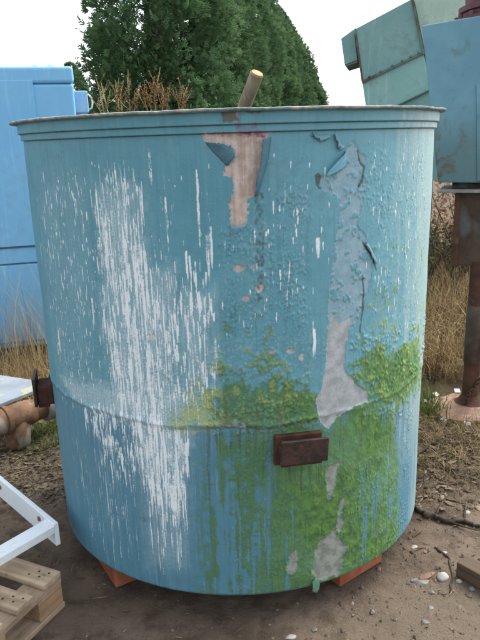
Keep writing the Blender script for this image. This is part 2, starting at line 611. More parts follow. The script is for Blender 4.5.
algae = np.maximum(algae, sstep(-.08, .08, fade_r) * sstep(.50, .66, N2 * .55 + NV * .45) * .6)
lowleft = sdf(zone((218, 470), (240, 480), (240, 540), (222, 545)))
algae = np.maximum(algae, sstep(-.02, .01, lowleft) * sstep(.45, .6, NV) * .8)
blue_run = runs(zp(2.087, 200, 340, (325, 250), (350, 250), (350, 420), (325, 420)), 6, .004, .010, .12, .30, (.8, 1), .004)
blue_run = np.maximum(blue_run, runs(zp(2.087, 200, 340, (390, 220), (420, 220), (425, 400), (385, 420)), 8, .004, .009, .10, .26, (.8, 1), .004))
blue_run = np.maximum(blue_run, runs(zp(2.087, 200, 340, (362, 255), (375, 255), (372, 350), (360, 350)), 6, .004, .009, .06, .16, (.8, 1), .004))
blue_run = np.maximum(blue_run, runs(zp(3, 190, 440, (140, 150), (310, 150), (310, 440), (150, 440)), 13, .004, .011, .10, .30, (.6, 1), .01))
blue_run = np.maximum(blue_run, runs(zp(3, 190, 440, (75, 120), (125, 120), (130, 400), (90, 440)), 10, .006, .016, .15, .35, (.8, 1), .01))
yellow = area(zp(2.4, 40, 340, (330, 165), (355, 130), (395, 100), (420, 130), (425, 200), (345, 222), (308, 208)), .03, .035, .014)
yellow = np.maximum(yellow, area(zone((215, 335), (290, 335), (330, 400), (210, 410)), .03, .03, .01) * sstep(.60, .72, N2) * .38)
yellow = np.maximum(yellow, area(zone((370, 300), (425, 300), (420, 390), (365, 400)), .04, .03, .01) * sstep(.58, .7, N2) * .5)
# --- blistered, crusted coat
crust = dots(zone((238, 222), (270, 225), (275, 345), (222, 345)), 3900, .0015, .0042, .075)
crust = np.maximum(crust, dots(zone((280, 180), (312, 180), (312, 340), (275, 345)), 2600, .0015, .0040, .02))
crust = np.maximum(crust, dots(zone((205, 340), (325, 335), (320, 425), (212, 425)), 5600, .0018, .0066, .06))
crust = np.maximum(crust, dots(zone((350, 330), (425, 320), (418, 410), (352, 420)), 4200, .0018, .0066, .02))
crust = np.maximum(crust, dots(zone((362, 140), (425, 140), (424, 330), (366, 330)), 2400, .0016, .0045, .03))
crust = np.maximum(crust, dots(zone((376, 190), (384, 190), (388, 340), (372, 340)), 700, .002, .006, .008))
crust = np.maximum(crust, dots(zone((330, 430), (412, 420), (400, 540), (330, 590), (235, 595), (235, 440)), 8000, .0014, .0040, .09))
crust = np.maximum(crust, dots(zone((60, 340), (210, 330), (210, 425), (110, 412), (60, 390)), 2600, .0014, .0032, .06))
crust = np.maximum(crust, dots(zone((250, 190), (266, 190), (266, 320), (248, 320)), 900, .002, .006, .006))
# --- dark dirt: joints, drips, cracks; painted shade: collar steps, crack edges, lifted flap
SE = ZS + (fbm(Ug * 8, Zg * 0, 41, 3) - .5) * .03
stain_shade = np.exp(-((Zg - SE + .012) / .006) ** 2) * sstep(.3, .6, N2) * sstep(-.75, -.35, Ug) * sstep(.45, .25, Ug) * .7
stain_shade = np.maximum(stain_shade, runs(zone((205, 428), (285, 428), (285, 436), (205, 436)), 26, .003, .010, .02, .09, (.3, .6), .01))
stain_shade = np.maximum(stain_shade, runs(zone((206, 438), (209, 438), (209, 450), (206, 450)), 5, .0014, .003, .2, .38, (.5, .8), .004))
stain_shade = np.maximum(stain_shade, runs(zone((276, 463), (328, 460), (328, 466), (276, 468)), 9, .002, .006, .04, .16, (.4, .65), .004))
stain_shade = np.maximum(stain_shade, dots(zone((255, 195), (263, 195), (264, 300), (256, 300)), 200, .002, .006, .005, 1.6) * .8)
stain_shade = np.maximum(stain_shade, dots(zone((226, 235), (236, 235), (236, 335), (226, 335)), 90, .0015, .004, .006, 1.8) * .6)
stain_shade = np.maximum(stain_shade, dots(zone((215, 150), (310, 150), (310, 340), (215, 340)), 160, .001, .003, .03, 1.4) * .55)
stain_shade = np.maximum(stain_shade, runs(zone((212, 208), (300, 200), (300, 330), (215, 330)), 22, .0008, .0018, .04, .16, (.25, .5), .02))
stain_shade = np.maximum(stain_shade, dots(zone((140, 508), (152, 508), (152, 522), (140, 522)), 40, .002, .005, .006, 1.5) * .6)
stain_shade = np.maximum(stain_shade, runs(zone((154, 500), (158, 500), (160, 560), (155, 560)), 6, .0012, .0025, .15, .3, (.4, .6), .004))
stain_shade = np.maximum(stain_shade, area(zp(4, 180, 110, (168, -6), (230, -6), (236, 46), (200, 54), (172, 48)), .003, .008, .005) * .8)
stain_shade = np.maximum(stain_shade, area(zp(4, 180, 110, (245, -4), (330, -4), (320, 10), (262, 12)), .003, .006, .004) * .7)
stain_shade = np.maximum(stain_shade, np.maximum(np.exp(-((Zg - Z1 + .001) / .0022) ** 2), np.exp(-((Zg - Z2 + .001) / .0022) ** 2)) * (.75 + .4 * (N2 - .4)))  # grime lines that also paint the shadow gaps under the collar steps
stain_shade = np.maximum(stain_shade, sstep(ZB + .012, ZB, Zg + (N2 - .5) * .012) * .75)
for P in (zp(3.43, 300, 120, (198, 100), (206, 140), (222, 160), (214, 205), (200, 235), (196, 228), (208, 200), (212, 165), (200, 145), (193, 105)),
          zp(3.43, 300, 120, (208, 410), (222, 420), (250, 460), (262, 520), (255, 520), (243, 470), (215, 430)),
          zp(4, 310, 290, (210, -60), (218, 0), (212, 80), (200, 170), (194, 170), (206, 80), (211, 0), (203, -60)),
          zp(3.43, 300, 120, (50, 190), (62, 180), (72, 195), (62, 225), (72, 238), (62, 240), (50, 215)),
          zp(3.43, 300, 120, (30, 52), (60, 56), (92, 52), (92, 66), (80, 76), (70, 62), (40, 60))):
    stain_shade = np.maximum(stain_shade, area(P, .0015, .003, .002) * .9)  # dark cracks, with their shadow and that of the flap painted in
magenta = area(zp(4, 180, 110, (240, 88), (310, 88), (350, 100), (345, 120), (320, 112), (285, 118), (255, 112), (140, 96)), .004, .008, .006)
magenta = np.maximum(magenta, area(zp(4, 180, 110, (225, 50), (300, 50), (300, 70), (225, 75)), .004, .01, .006) * .6)
magenta = np.maximum(magenta, area(zp(4, 180, 110, (295, 230), (322, 230), (305, 330), (280, 345)), .003, .006, .004) * .4)
# --- chalky edge where the wall turns to the right, dull lower band
chalk = sstep(.49, .80, Ug + (NV - .5) * .40 + (N2 - .5) * .1) * sstep(.25, .6, Zg)
chalk = np.maximum(chalk, sstep(.72, .90, Ug + (NV - .5) * .2) * .85)
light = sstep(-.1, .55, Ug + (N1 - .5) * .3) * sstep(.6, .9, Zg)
below = sstep(.006, -.006, Zg - SE)
for a in (algae, yellow):
    a *= (1 - np.maximum(bare * (Zg > 1.0), np.maximum(primer, pale_p * .9)))
algae *= (1 - blue_run * .8)
algae *= (1 - .9 * sstep(.60, .72, Ug + (NV - .5) * .12) * (Zg < .62))
for a in (white, crust, bloom):
    a *= (1 - bare * (Zg > 1.0) * .85)
bloom *= 1 - .8 * yellow * (Ug < .02)
white *= 1 - .55 * yellow * (Ug < .02)
crust_h = crust * (1 - primer) * (1 - pale_p) * (.25 + 1.1 * sstep(.42, .60, N1 * .6 + N2 * .4))

# --- radius of every point of the shell
rad = np.full(Ug.shape, TR, np.float64)
rad += (NBG - .5) * .008
rad += np.where(Zg > Z1 - .0002, .0165, np.where(Zg > Z2 - .0002, .0085, 0.0))
rad += below * -.003
rad += np.exp(-((Zg - SE) / .008) ** 2) * (.001 + .0055 * N2) * (.55 + .45 * sstep(.4, .2, Ug))
coat = 1 - np.maximum(bare * (bare > .5), np.maximum(primer, pale_p))
rad += coat * .0022
edge = np.exp(-((np.maximum(primer, np.maximum(pale_p, bare)) - .35) / .2) ** 2)
rad += edge * .002 * (N2 > .4)
rad += crust_h * np.where((Ug > .22) & (Zg > .95), .62, 1.0) * (.0027 + .0022 * sstep(.05, .02, np.abs(Zg - ZS - .06)) * (Ug > -.12)) * np.where(Zg > Z2 - .003, 0, 1)
rad += algae * (N3 - .4) * .0018 + algae * (N2 - .5) * .0024
rad += (N3 - .5) * .0006
rad -= stain_shade * .0012
rad[0, :] -= .004
rad[1, :] -= .0012

X = TX + rad * np.sin(th)[None, :]
Y = TY - rad * np.cos(th)[None, :]
V = np.stack([X, Y, np.broadcast_to(Zg, X.shape)], -1).reshape(-1, 3)
ii, jj = np.meshgrid(np.arange(NR - 1), np.arange(NC), indexing='ij')
j2 = (jj + 1) % NC
F = np.stack([ii * NC + jj, ii * NC + j2, (ii + 1) * NC + j2, (ii + 1) * NC + jj], -1).reshape(-1, 4)
rgba = lambda a, b, c, d: np.stack([np.clip(np.where(FRONT, q, 0), 0, 1) for q in (a, b, c, d)], -1).reshape(-1, 4)


def tank_material():
    g = G('tank_paint')
    v = g.n('ShaderNodeCombineXYZ', {0: g.attr('su').outputs['Fac'], 1: g.attr('sz').outputs['Fac'], 2: 0.0}).outputs[0]
    A, B, C, D = (g.attr(k) for k in ('ma', 'mb', 'mc', 'md'))
    sa, sb, sc, sD = (g.sep(k.outputs['Color']) for k in (A, B, C, D))
    WHITE, ALG, YEL, PRI = sa[0], sa[1], sa[2], A.outputs['Alpha']
    PALE, BARE, CRU, CHA = sb[0], sb[1], sb[2], B.outputs['Alpha']
    STA_SHADE, BEL, LIG, MAG = sc[0], sc[1], sc[2], C.outputs['Alpha']
    BLO, BLU = sD[0], sD[1]
    nb = g.noise(v, 4, 5, .6)
    nm = g.noise(v, 30, 5, .6)
    nf = g.noise(v, 150, 4, .65)
    nff = g.noise(v, 420, 3, .7)
    ragged = g.math('ADD', g.math('MULTIPLY', g.math('SUBTRACT', nf, .5), 1.1), g.math('MULTIPLY', g.math('SUBTRACT', nm, .5), 1.3))
    PRI = g.math('MULTIPLY', g.step(g.math('ADD', PRI, ragged), .2, .75), g.step(PRI, .02, .2))
    PALE = g.math('MULTIPLY', g.step(g.math('ADD', PALE, ragged), .22, .7), g.step(PALE, .02, .2))
    st = g.noise(g.map(v, (70, 2.2, 1)), 1.0, 5, .6)
    st2 = g.noise(g.map(v, (190, 5, 1), loc=(3, 1, 0)), 1.0, 4, .6)
    c = g.mix(g.step(nb, .35, .65), (.078, .255, .325), (.108, .310, .388))
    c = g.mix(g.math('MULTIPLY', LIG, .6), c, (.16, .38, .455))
    c = g.mix(g.math('MULTIPLY', BEL, .85), c, (.075, .205, .285))
    c = g.mix(g.math('MULTIPLY', g.step(st, .48, .72), .45), c, (.15, .32, .385))
    c = g.mix(g.math('MULTIPLY', g.step(st, .46, .28), .4), c, (.05, .15, .20))
    c = g.mix(g.math('MULTIPLY', g.step(st2, .56, .70), g.math('ADD', .16, g.math('MULTIPLY', BEL, .3))), c, (.27, .38, .43))
    c = g.mix(g.math('MULTIPLY', g.step(nf, .55, .72), .22), c, (.22, .38, .42))
    c = g.mix(g.math('MULTIPLY', BLU, .75), c, g.mix(nm, (.055, .185, .265), (.105, .275, .36)))
    c = g.mix(g.math('MULTIPLY', g.step(g.math('ADD', g.math('MULTIPLY', nb, .5), g.math('MULTIPLY', nm, .5)), .50, .64), .32), c, (.075, .165, .185))
    c = g.mix(g.math('MULTIPLY', g.math('MULTIPLY', g.step(nf, .60, .70), g.step(nb, .45, .6)), .5), c, (.05, .085, .085))
    # chalk and lichen dust
    ch = g.math('MULTIPLY', CHA, g.step(g.math('ADD', g.math('MULTIPLY', nf, .6), g.math('MULTIPLY', st2, .5)), .34, .64))
    c = g.mix(g.math('MULTIPLY', ch, .68), c, g.mix(nm, (.34, .43, .39), (.50, .59, .54)))
    # primer, filler, bare
    c = g.mix(g.math('MULTIPLY', PRI, .85), c, g.mix(g.step(g.math('ADD', g.math('MULTIPLY', nm, .6), g.math('MULTIPLY', nf, .4)), .38, .62), (.20, .335, .415), (.30, .42, .48)))
    c = g.mix(g.math('MULTIPLY', PRI, g.math('MULTIPLY', g.step(nf, .6, .7), .6)), c, (.42, .42, .44))
    pc = g.mix(g.step(nm, .35, .65), (.30, .33, .345), (.43, .46, .475))
    pc = g.mix(g.math('MULTIPLY', g.step(nf, .52, .68), .35), pc, (.25, .24, .21))
    low = g.step(g.attr('sz').outputs['Fac'], .66, .52)
    pc = g.mix(g.math('MULTIPLY', low, .7), pc, g.mix(g.step(nm, .38, .62), (.13, .16, .09), (.25, .27, .22)))
    c = g.mix(PALE, c, pc)
    bc = g.mix(g.step(g.math('ADD', g.math('MULTIPLY', st, .45), g.math('MULTIPLY', nm, .55)), .38, .62), (.40, .31, .26), (.58, .50, .45))
    bc = g.mix(g.math('MULTIPLY', g.step(st2, .54, .70), .45), bc, (.62, .60, .60))
    bc = g.mix(g.math('MULTIPLY', g.step(nf, .56, .7), .5), bc, (.27, .20, .16))
    c = g.mix(BARE, c, bc)
    c = g.mix(g.math('MULTIPLY', MAG, g.step(nm, .42, .6)), c, (.22, .07, .15))
    # blister heads are a paler grey green
    cr = g.math('MULTIPLY', g.step(CRU, .35, .9), g.step(nf, .4, .65))
    c = g.mix(g.math('MULTIPLY', cr, .42), c, (.36, .46, .40))
    # algae
    af = g.math('ADD', ALG, g.math('MULTIPLY', g.math('SUBTRACT', g.math('ADD', g.math('MULTIPLY', nf, .55), g.math('MULTIPLY', nm, .55)), .55), 1.5))
    af = g.math('MULTIPLY', g.step(af, .20, .92), g.step(ALG, .02, .25))
    a1 = g.mix(g.step(nm, .36, .62), (.048, .120, .020), (.112, .235, .032))
    a1 = g.mix(g.step(nb, .42, .62), a1, g.mix(nf, (.080, .195, .085), (.14, .28, .125)))
    leftish = g.step(g.attr('su').outputs['Fac'], .30, .0)
    a1 = g.mix(g.math('MULTIPLY', leftish, .75), a1, g.mix(nf, (.040, .115, .060), (.085, .205, .105)))
    a1 = g.mix(g.math('MULTIPLY', g.step(st, .53, .66), .55), a1, (.085, .095, .028))
    a1 = g.mix(g.math('MULTIPLY', g.step(nff, .55, .72), .4), a1, (.22, .40, .08))
    a1 = g.mix(g.math('MULTIPLY', g.step(st2, .42, .3), .6), a1, (.03, .055, .02))
    a1 = g.mix(g.math('MULTIPLY', cr, .4), a1, (.30, .42, .20))
    c = g.mix(g.math('MULTIPLY', af, .93), c, a1)
    yf = g.math('MULTIPLY', YEL, g.step(g.math('ADD', g.math('MULTIPLY', nf, .6), g.math('MULTIPLY', nm, .4)), .36, .54))
    c = g.mix(g.math('MULTIPLY', yf, .9), c, g.mix(nff, (.28, .36, .07), (.46, .53, .20)))
    # dirt, and the painted shade of collar steps, cracks and flap
    sf = g.math('MULTIPLY', STA_SHADE, g.step(g.math('ADD', nf, g.math('MULTIPLY', STA_SHADE, .4)), .5, .72))
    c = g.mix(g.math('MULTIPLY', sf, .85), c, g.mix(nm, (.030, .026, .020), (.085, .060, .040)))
    # white splashes over everything
    bl = g.math('MULTIPLY', BLO, g.step(g.math('ADD', g.math('MULTIPLY', nff, .4), g.math('ADD', g.math('MULTIPLY', nf, .3), g.math('MULTIPLY', st2, .3))), .36, .56))
    c = g.mix(g.math('MULTIPLY', bl, .82), c, g.mix(st2, (.34, .51, .57), (.60, .72, .76)))
    wf = g.step(g.math('ADD', WHITE, g.math('MULTIPLY', g.math('SUBTRACT', g.math('ADD', g.math('MULTIPLY', nff, .5), g.math('MULTIPLY', nf, .5)), .5), 2.2)), .14, .82)
    wf = g.math('MULTIPLY', wf, g.step(WHITE, .05, .25))
    c = g.mix(g.math('MULTIPLY', wf, .9), c, g.mix(nf, (.74, .82, .85), (.88, .92, .93)))
    h = g.math('ADD', g.math('MULTIPLY', nf, .7), g.math('MULTIPLY', nff, .45))
    h = g.math('ADD', h, g.math('MULTIPLY', wf, .35))
    h = g.math('ADD', h, g.math('MULTIPLY', af, .2))
    ro = g.math('ADD', .46, g.math('MULTIPLY', g.math('MAXIMUM', af, g.math('MAXIMUM', BARE, g.math('MAXIMUM', PRI, PALE))), .36))
    ro = g.math('ADD', ro, g.math('MULTIPLY', nf, .12))
    return g.out(c, ro, .42, g.bump(h, .55, .0022))


TANK_M = tank_material()
tank = empty('water_tank', (TX, TY, 0), 0, 'big round open blue tank with peeling paint, white run marks and green algae', 'tank')


def part(o, parent=tank):
    """hang an object built in world coordinates under a thing"""
    o.parent = parent
    o.matrix_parent_inverse = (Matrix.Translation(parent.location) @ parent.rotation_euler.to_matrix().to_4x4()).inverted()
    return o


wall = part(np_mesh('wall', V, F, TANK_M, None, True, {
    'su': Ug.ravel(), 'sz': np.broadcast_to(Zg, Ug.shape).ravel(),
    'ma': rgba(white, algae, yellow, primer), 'mb': rgba(pale_p, bare, crust, chalk),
    'mc': rgba(stain_shade, below, light, magenta), 'md': rgba(bloom, blue_run, N1, N2)}))

STEEL_BLUE = painted('tank_inside_paint', (.06, .15, .18), (.09, .2, .24), .5, 4)
mb = MB()
mb.lathe([(TR - .012, ZB + .004), (TR - .012, ZT - .004)], 160, Matrix.Translation((TX, TY, 0)))
part(mb.build('inner_wall', STEEL_BLUE, smooth=True))
mb = MB()
mb.lathe([(0.001, ZB + .001), (TR - .004, ZB + .001), (TR - .004, ZB + .006), (0.001, ZB + .006)], 160, Matrix.Translation((TX, TY, 0)))
part(mb.build('bottom_plate', STEEL_BLUE))


def rim_material():
    g = G('tank_rim_grime')
    v = g.coord('Object')
    n1, n2, n3 = g.noise(v, 6, 5, .6), g.noise(v, 40, 5, .65), g.noise(v, 160, 4, .7)
    c = g.mix(g.step(n1, .35, .65), (.11, .19, .22), (.22, .28, .28))
    c = g.mix(g.step(n2, .45, .62), c, (.36, .35, .30))
    c = g.mix(g.math('MULTIPLY', g.step(n1, .60, .70), .6), c, (.10, .075, .06))
    c = g.mix(g.math('MULTIPLY', g.step(n3, .55, .7), .6), c, (.07, .065, .05))
    return g.out(c, .8, .25, g.bump(g.math('ADD', n2, n3), .5, .003))


RF = .789
nR = 720
tt = np.linspace(0, 2 * PI, nR, endpoint=False)
wob = (fbm(tt * 9, tt * 0, 51, 4) - .5) * .008
zw = (fbm(tt * 6, tt * 0 + 3, 55, 4) - .5) * .0035 + (fbm(tt * 50, tt * 0 + 3, 58, 2) - .5) * .002
prof = [(TR - .013, -.006), (TR + .008, -.0065), (RF - .006, -.006), (RF, -.003), (RF, .001), (RF - .006, .003), (TR + .008, .002), (TR - .013, .002)]
Vs, Fs = [], []
for k in range(nR):
    for i, (r, z) in enumerate(prof):
        o = max(0.0, (r - TR - .01)) / .03
        rr = r + wob[k] * o
        Vs.append((TX + rr * math.sin(tt[k]), TY - rr * math.cos(tt[k]), ZT - .002 + z + zw[k] * (0.35 + .65 * o)))
m_ = len(prof)
for k in range(nR):
    for i in range(m_):
        a, b = k * m_ + i, k * m_ + (i + 1) % m_
        c2, d2 = ((k + 1) % nR) * m_ + (i + 1) % m_, ((k + 1) % nR) * m_ + i
        Fs.append((a, b, c2, d2))
part(np_mesh('rim', np.array(Vs), np.array(Fs), rim_material(), None, False))


# --- loose curls of paint
def shell_pt(u, z, off):
    t = u / TR
    r = TR + off
    return Vector((TX + r * math.sin(t), TY - r * math.cos(t), z))


FLAKE_M = painted('paint_flake_face', (.10, .24, .31), (.15, .31, .38), .12, 20, streak=.2, rough=.45)
FLAKE_D = painted('paint_flake_dark', (.05, .15, .20), (.08, .20, .26), .15, 20, streak=.2, rough=.6)  # darker blue for the two flaps beside the bare patch
FLAKE_L = painted('paint_flake_pale', (.13, .33, .45), (.19, .41, .53), .1, 20, streak=.2, rough=.35)


def flake(att, free, off, mat, label, curl=0.4):
    """a curl of paint hanging from the line att, lifting to off metres at the line free"""
    n, k = 14, 8
    A = [tank_uv(*p) for p in att]
    B = [tank_uv(*p) for p in free]

    def along(Q, t):
        s = t * (len(Q) - 1)
        i = min(int(s), len(Q) - 2)
        f = s - i
        return (Q[i][0] * (1 - f) + Q[i + 1][0] * f, Q[i][1] * (1 - f) + Q[i + 1][1] * f)
    vsx, fsx = [], []
    for i in range(n + 1):
        a, b = along(A, i / n), along(B, i / n)
        for j in range(k + 1):
            s = j / k
            e = .0035 + off * (math.sin(s * PI * (.5 + curl * .5)) if curl else s) + random.uniform(-.0006, .0006)
            jit = random.uniform(-.0032, .0032) * (j / k) ** 3
            vsx.append(shell_pt(a[0] * (1 - s) + b[0] * s + jit, a[1] * (1 - s) + b[1] * s + jit, e))
    for i in range(n):
        for j in range(k):
            q = i * (k + 1) + j
            fsx.append((q, q + 1, q + k + 2, q + k + 1))
    m = MB().add(vsx, fsx)
    o = part(m.build('paint_flake', mat, smooth=True))
    so = o.modifiers.new('thick', 'SOLIDIFY')
    so.thickness, so.offset = .0014, 0
    if label:
        o['label'] = label
    return o


flake([(205, 142), (214, 153), (227, 166)], [(219, 143.5), (230, 146), (235, 157)], .016, FLAKE_D, 'dark folded flap of paint left of the bare patch', .2)
flake([(271, 137), (268, 160), (257, 196)], [(261, 140), (260, 158), (254.5, 192)], .022, FLAKE_D, 'long curled flap of paint right of the bare patch', .3)
FLAKE_G = painted('paint_flake_green', (.08, .19, .13), (.13, .27, .18), .1, 30, streak=.2, rough=.7)
flake([(229, 232), (235, 234), (242, 231)], [(232, 227), (237, 226), (241, 226)], .009, FLAKE_L, 'small loose chip at the tip of the bare patch', .1)
flake([(345, 166), (347, 158), (345, 150)], [(322, 177), (326, 170), (338, 157)], .018, FLAKE_L, 'pale blue flap of paint beside the grey primer', .3)
flake([(311, 132), (318, 135), (328, 134)], [(313, 137), (321, 141), (328, 138)], .008, FLAKE_M, None, .3)
flake([(335, 133), (340, 143), (345, 147)], [(332, 134), (335, 143), (338, 150)], .009, FLAKE_M, None, .3)
flake([(367, 243), (372, 252), (376, 262)], [(364, 244), (369, 254), (374, 263)], .005, FLAKE_M, None, .3)
flake([(312, 581), (315, 577), (319, 579)], [(311.5, 589), (314.5, 592), (317.5, 588)], .006, FLAKE_G, None, .3)

# --- two rusty fixing lugs on the wall
LUG_M = rusty('lug_rust', (.035, .018, .013), (.085, .036, .024), (.11, .075, .06), .15, 16)


def lug_front_material():
    g = G('lug_rust_front')
    v = g.coord('Object')
    n1, n2 = g.noise(v, 22, 6, .65, .5), g.noise(v, 60, 4, .6)
    c = g.mix(g.step(n1, .4, .6), (.020, .014, .011), (.052, .026, .019))
    c = g.mix(g.step(g.noise(g.map(v, loc=(2, 4, 8)), 28, 3, .5), .66, .72), c, (.11, .03, .022))
    c = g.mix(g.step(n2, .68, .74), c, (.25, .22, .22))
    return g.out(c, .6, .4, g.bump(g.math('ADD', n1, n2), .4, .004))


LUG_F = lug_front_material()


def lug(theta, z, w, tilt, ln, h1, h2, label, hw=.055):
    out = Vector((math.sin(theta), -math.cos(theta), 0))
    tan = Vector((math.cos(theta), math.sin(theta), 0))
    Mx = Matrix((tan, out, Vector((0, 0, 1)))).transposed() @ Matrix.Rotation(tilt, 3, 'Y')
    base = Vector((TX, TY, z)) + out * (TR - .004)
    a = MB().box(base + out * .011, (w, .020, h1), Mx)
    back = part(a.build('fixing_lug', LUG_M, bevel=.003))
    back['label'] = label
    web = MB().box(base + out * (.02 + ln / 2) - Vector((0, 0, .012)), (w * .88, ln, hw), Mx)
    o = web.build('web', LUG_M, bevel=.003)
    o.parent = back
    o.matrix_parent_inverse = Matrix.Identity(4)
    fr = MB().box(base + out * (.021 + ln + .006) + tan * (w * .03) + Vector((0, 0, .012)), (w * 1.0, .012, h2), Mx)
    o = fr.build('front_plate', LUG_F, bevel=.002)
    o.parent = back
    return back


lug(R_(14.2), .624, .152, R_(2.5), .035, .098, .076, 'dark rusty lug with a front plate on the face of the tank')
lug(R_(-77), .628, .13, 0, .042, .08, .112, 'dark rusty lug on the left flank of the tank', .082)

# --- bricks under it
def brick_mat():
    g = G('red_brick')
    v = g.coord('Object')
    n1, n2 = g.noise(v, 14, 5, .6), g.noise(v, 130, 4, .7)
    c = g.mix(g.step(n1, .35, .65), (.25, .075, .038), (.34, .12, .065))
    c = g.mix(g.math('MULTIPLY', g.step(n2, .58, .72), .5), c, (.12, .06, .04))
    return g.out(c, .85, .2, g.bump(n2, .5, .003))


BRICK = brick_mat()


def brick(px, py, rz, label, dx=0.0, dy=0.0):
    p = at_z(px, py, 0)
    b = MB().box((0, 0, .047), (.225, .1075, .0965)).build('brick', BRICK, bevel=.004)
    b.location = (p.x + dx, p.y + dy, 0)
    b.rotation_euler = (0, 0, rz)
    return tag(b, label, 'brick', 'red bricks carrying the tank')


brick(116, 588, R_(121), 'red brick under the plain blue left side of the tank', -.012, .124)
brick(340, 587, R_(37), 'red brick under the green algae side of the tank', .058, .111)

# ================================================================== GROUND
def axis(lo, hi, step, far):
    a = list(np.arange(lo, hi + step, step))
    s, x = step, a[-1]
    while x < far:
        s *= 1.22
        x += s
        a.append(x)
    s, x = step, a[0]
    pre = []
    while x > -far:
        s *= 1.22
        x -= s
        pre.append(x)
    return np.array(pre[::-1] + a)


def hgt(x, y):
    """height of the yard"""
    x, y = np.asarray(x, float), np.asarray(y, float)
    h = (fbm(x * 1.3 + 50, y * 1.3 + 50, 61, 3) - .5) * .022
    rough = sstep(2.55, 3.0, y + .25 * np.abs(x)) * sstep(.35, .6, np.abs(x))
    h = h + (fbm(x * 9 + 50, y * 9 + 50, 65, 4) - .5) * (.018 + .05 * rough)
    h = h + (fbm(x * 38 + 50, y * 38 + 50, 71, 3) - .5) * (.007 + .016 * rough)
    bank = sstep(2.25, 3.3, y) * sstep(.55, 1.0, x) * .055
    near = np.exp(-(((x - TX) ** 2 + (y - TY) ** 2) / .8 ** 2) ** 3)
    h = h + bank - .006 - near * .004
    h = h * (1 - np.exp(-(((x - 1.31) ** 2 + (y - 3.45) ** 2) / .36 ** 2) ** 2))
    return h * sstep(60, 12, np.hypot(x, y)) + 0


gx, gy = axis(-1.7, 1.9, .0125, 900), axis(1.3, 4.3, .0125, 900)
GX, GY = np.meshgrid(gx, gy)
GZ = hgt(GX, GY)
litter = sstep(2.35, 2.8, GY + (fbm(GX * 4, GY * 4, 77, 3) - .5) * .7) * sstep(.5, .85, GX + (fbm(GX * 5, GY * 5, 79, 3) - .5) * .3)
litter_l = sstep(2.5, 2.75, GY + (fbm(GX * 4, GY * 4, 81, 3) - .5) * .5) * sstep(-.55, -.8, GX)
sand = sstep(.15, .6, GX) * sstep(2.15, 1.85, GY + (fbm(GX * 3, GY * 3, 83, 3) - .5) * .3)
grassy = np.maximum(sstep(3.0, 3.6, GY), sstep(9, 14, np.hypot(GX, GY)))
ny, nx = GX.shape
ii, jj = np.meshgrid(np.arange(ny - 1), np.arange(nx - 1), indexing='ij')
GF = np.stack([ii * nx + jj, ii * nx + jj + 1, (ii + 1) * nx + jj + 1, (ii + 1) * nx + jj], -1).reshape(-1, 4)


def ground_material():
    g = G('yard_earth')
    v = g.coord('Object')
    a = g.attr('zones')
    s = g.sep(a.outputs['Color'])
    LIT, LITL, SAND, GRA = s[0], s[1], s[2], a.outputs['Alpha']
    n0 = g.noise(v, 1.6, 5, .6)
    n1 = g.noise(v, 9, 6, .65)
    n2 = g.noise(v, 60, 5, .7)
    n3 = g.noise(v, 260, 3, .7)
    vo = g.n('ShaderNodeTexVoronoi', {'Vector': v, 'Scale': 120.0, 'Randomness': 1.0})
    vc, vd = vo.outputs['Color'], vo.outputs['Distance']
    pick = g.sep(vc)
    c = g.mix(g.step(n0, .35, .65), (.122, .092, .067), (.170, .130, .096))
    c = g.mix(g.step(n1, .42, .66), c, (.082, .060, .043))
    c = g.mix(g.math('MULTIPLY', SAND, .85), c, g.mix(n1, (.125, .098, .073), (.185, .148, .112)))
    c = g.mix(g.math('MULTIPLY', g.step(n2, .52, .72), .45), c, (.20, .16, .12))
    c = g.mix(g.math('MULTIPLY', g.step(n3, .55, .7), .4), c, (.06, .046, .035))
    lit = g.mix(g.step(n2, .38, .62), (.045, .033, .022), (.15, .115, .075))
    lit = g.mix(g.math('MULTIPLY', g.step(n1, .55, .7), .6), lit, (.06, .05, .02))
    c = g.mix(g.math('MULTIPLY', LIT, g.step(n1, .25, .55)), c, lit)
    litl = g.mix(g.step(n2, .40, .62), (.055, .043, .03), (.20, .165, .12))
    c = g.mix(g.math('MULTIPLY', LITL, g.step(n1, .2, .5)), c, litl)
    c = g.mix(g.math('MULTIPLY', GRA, .8), c, g.mix(n2, (.07, .055, .03), (.16, .125, .07)))
    gv = g.math('MULTIPLY', g.step(pick[0], .86, .9), g.step(vd, .42, .25))
    c = g.mix(g.math('MULTIPLY', gv, .35), c, g.mix(pick[1], (.13, .12, .11), (.30, .28, .25)))
    h = g.math('ADD', g.math('ADD', n2, g.math('MULTIPLY', n3, .5)), g.math('MULTIPLY', gv, .6))
    return g.out(c, .95, .15, g.bump(h, 1.0, .008))


ground = np_mesh('ground', np.stack([GX, GY, GZ], -1).reshape(-1, 3), GF, ground_material(), None, True,
                 {'zones': np.stack([litter, litter_l, sand, grassy], -1).reshape(-1, 4)})
tag(ground, kind='structure')


def gz(x, y):
    return float(hgt(np.array([x]), np.array([y]))[0])


# --- stones one can point at
def stone_mat(name, c1, c2):
    g = G(name)
    v = g.coord('Object')
    n1, n2 = g.noise(v, 30, 5, .6), g.noise(v, 160, 4, .65)
    c = g.mix(g.step(n1, .35, .65), c1, c2)
    c = g.mix(g.math('MULTIPLY', g.step(n2, .56, .7), .5), c, tuple(x * .45 for x in c1))
    return g.out(c, .75, .3, g.bump(n2, .4, .002))


ST_W = stone_mat('flint_white', (.27, .25, .22), (.42, .40, .37))
ST_G = stone_mat('stone_grey', (.13, .12, .11), (.24, .23, .21))
ST_P = stone_mat('stone_pink', (.15, .085, .065), (.22, .135, .10))


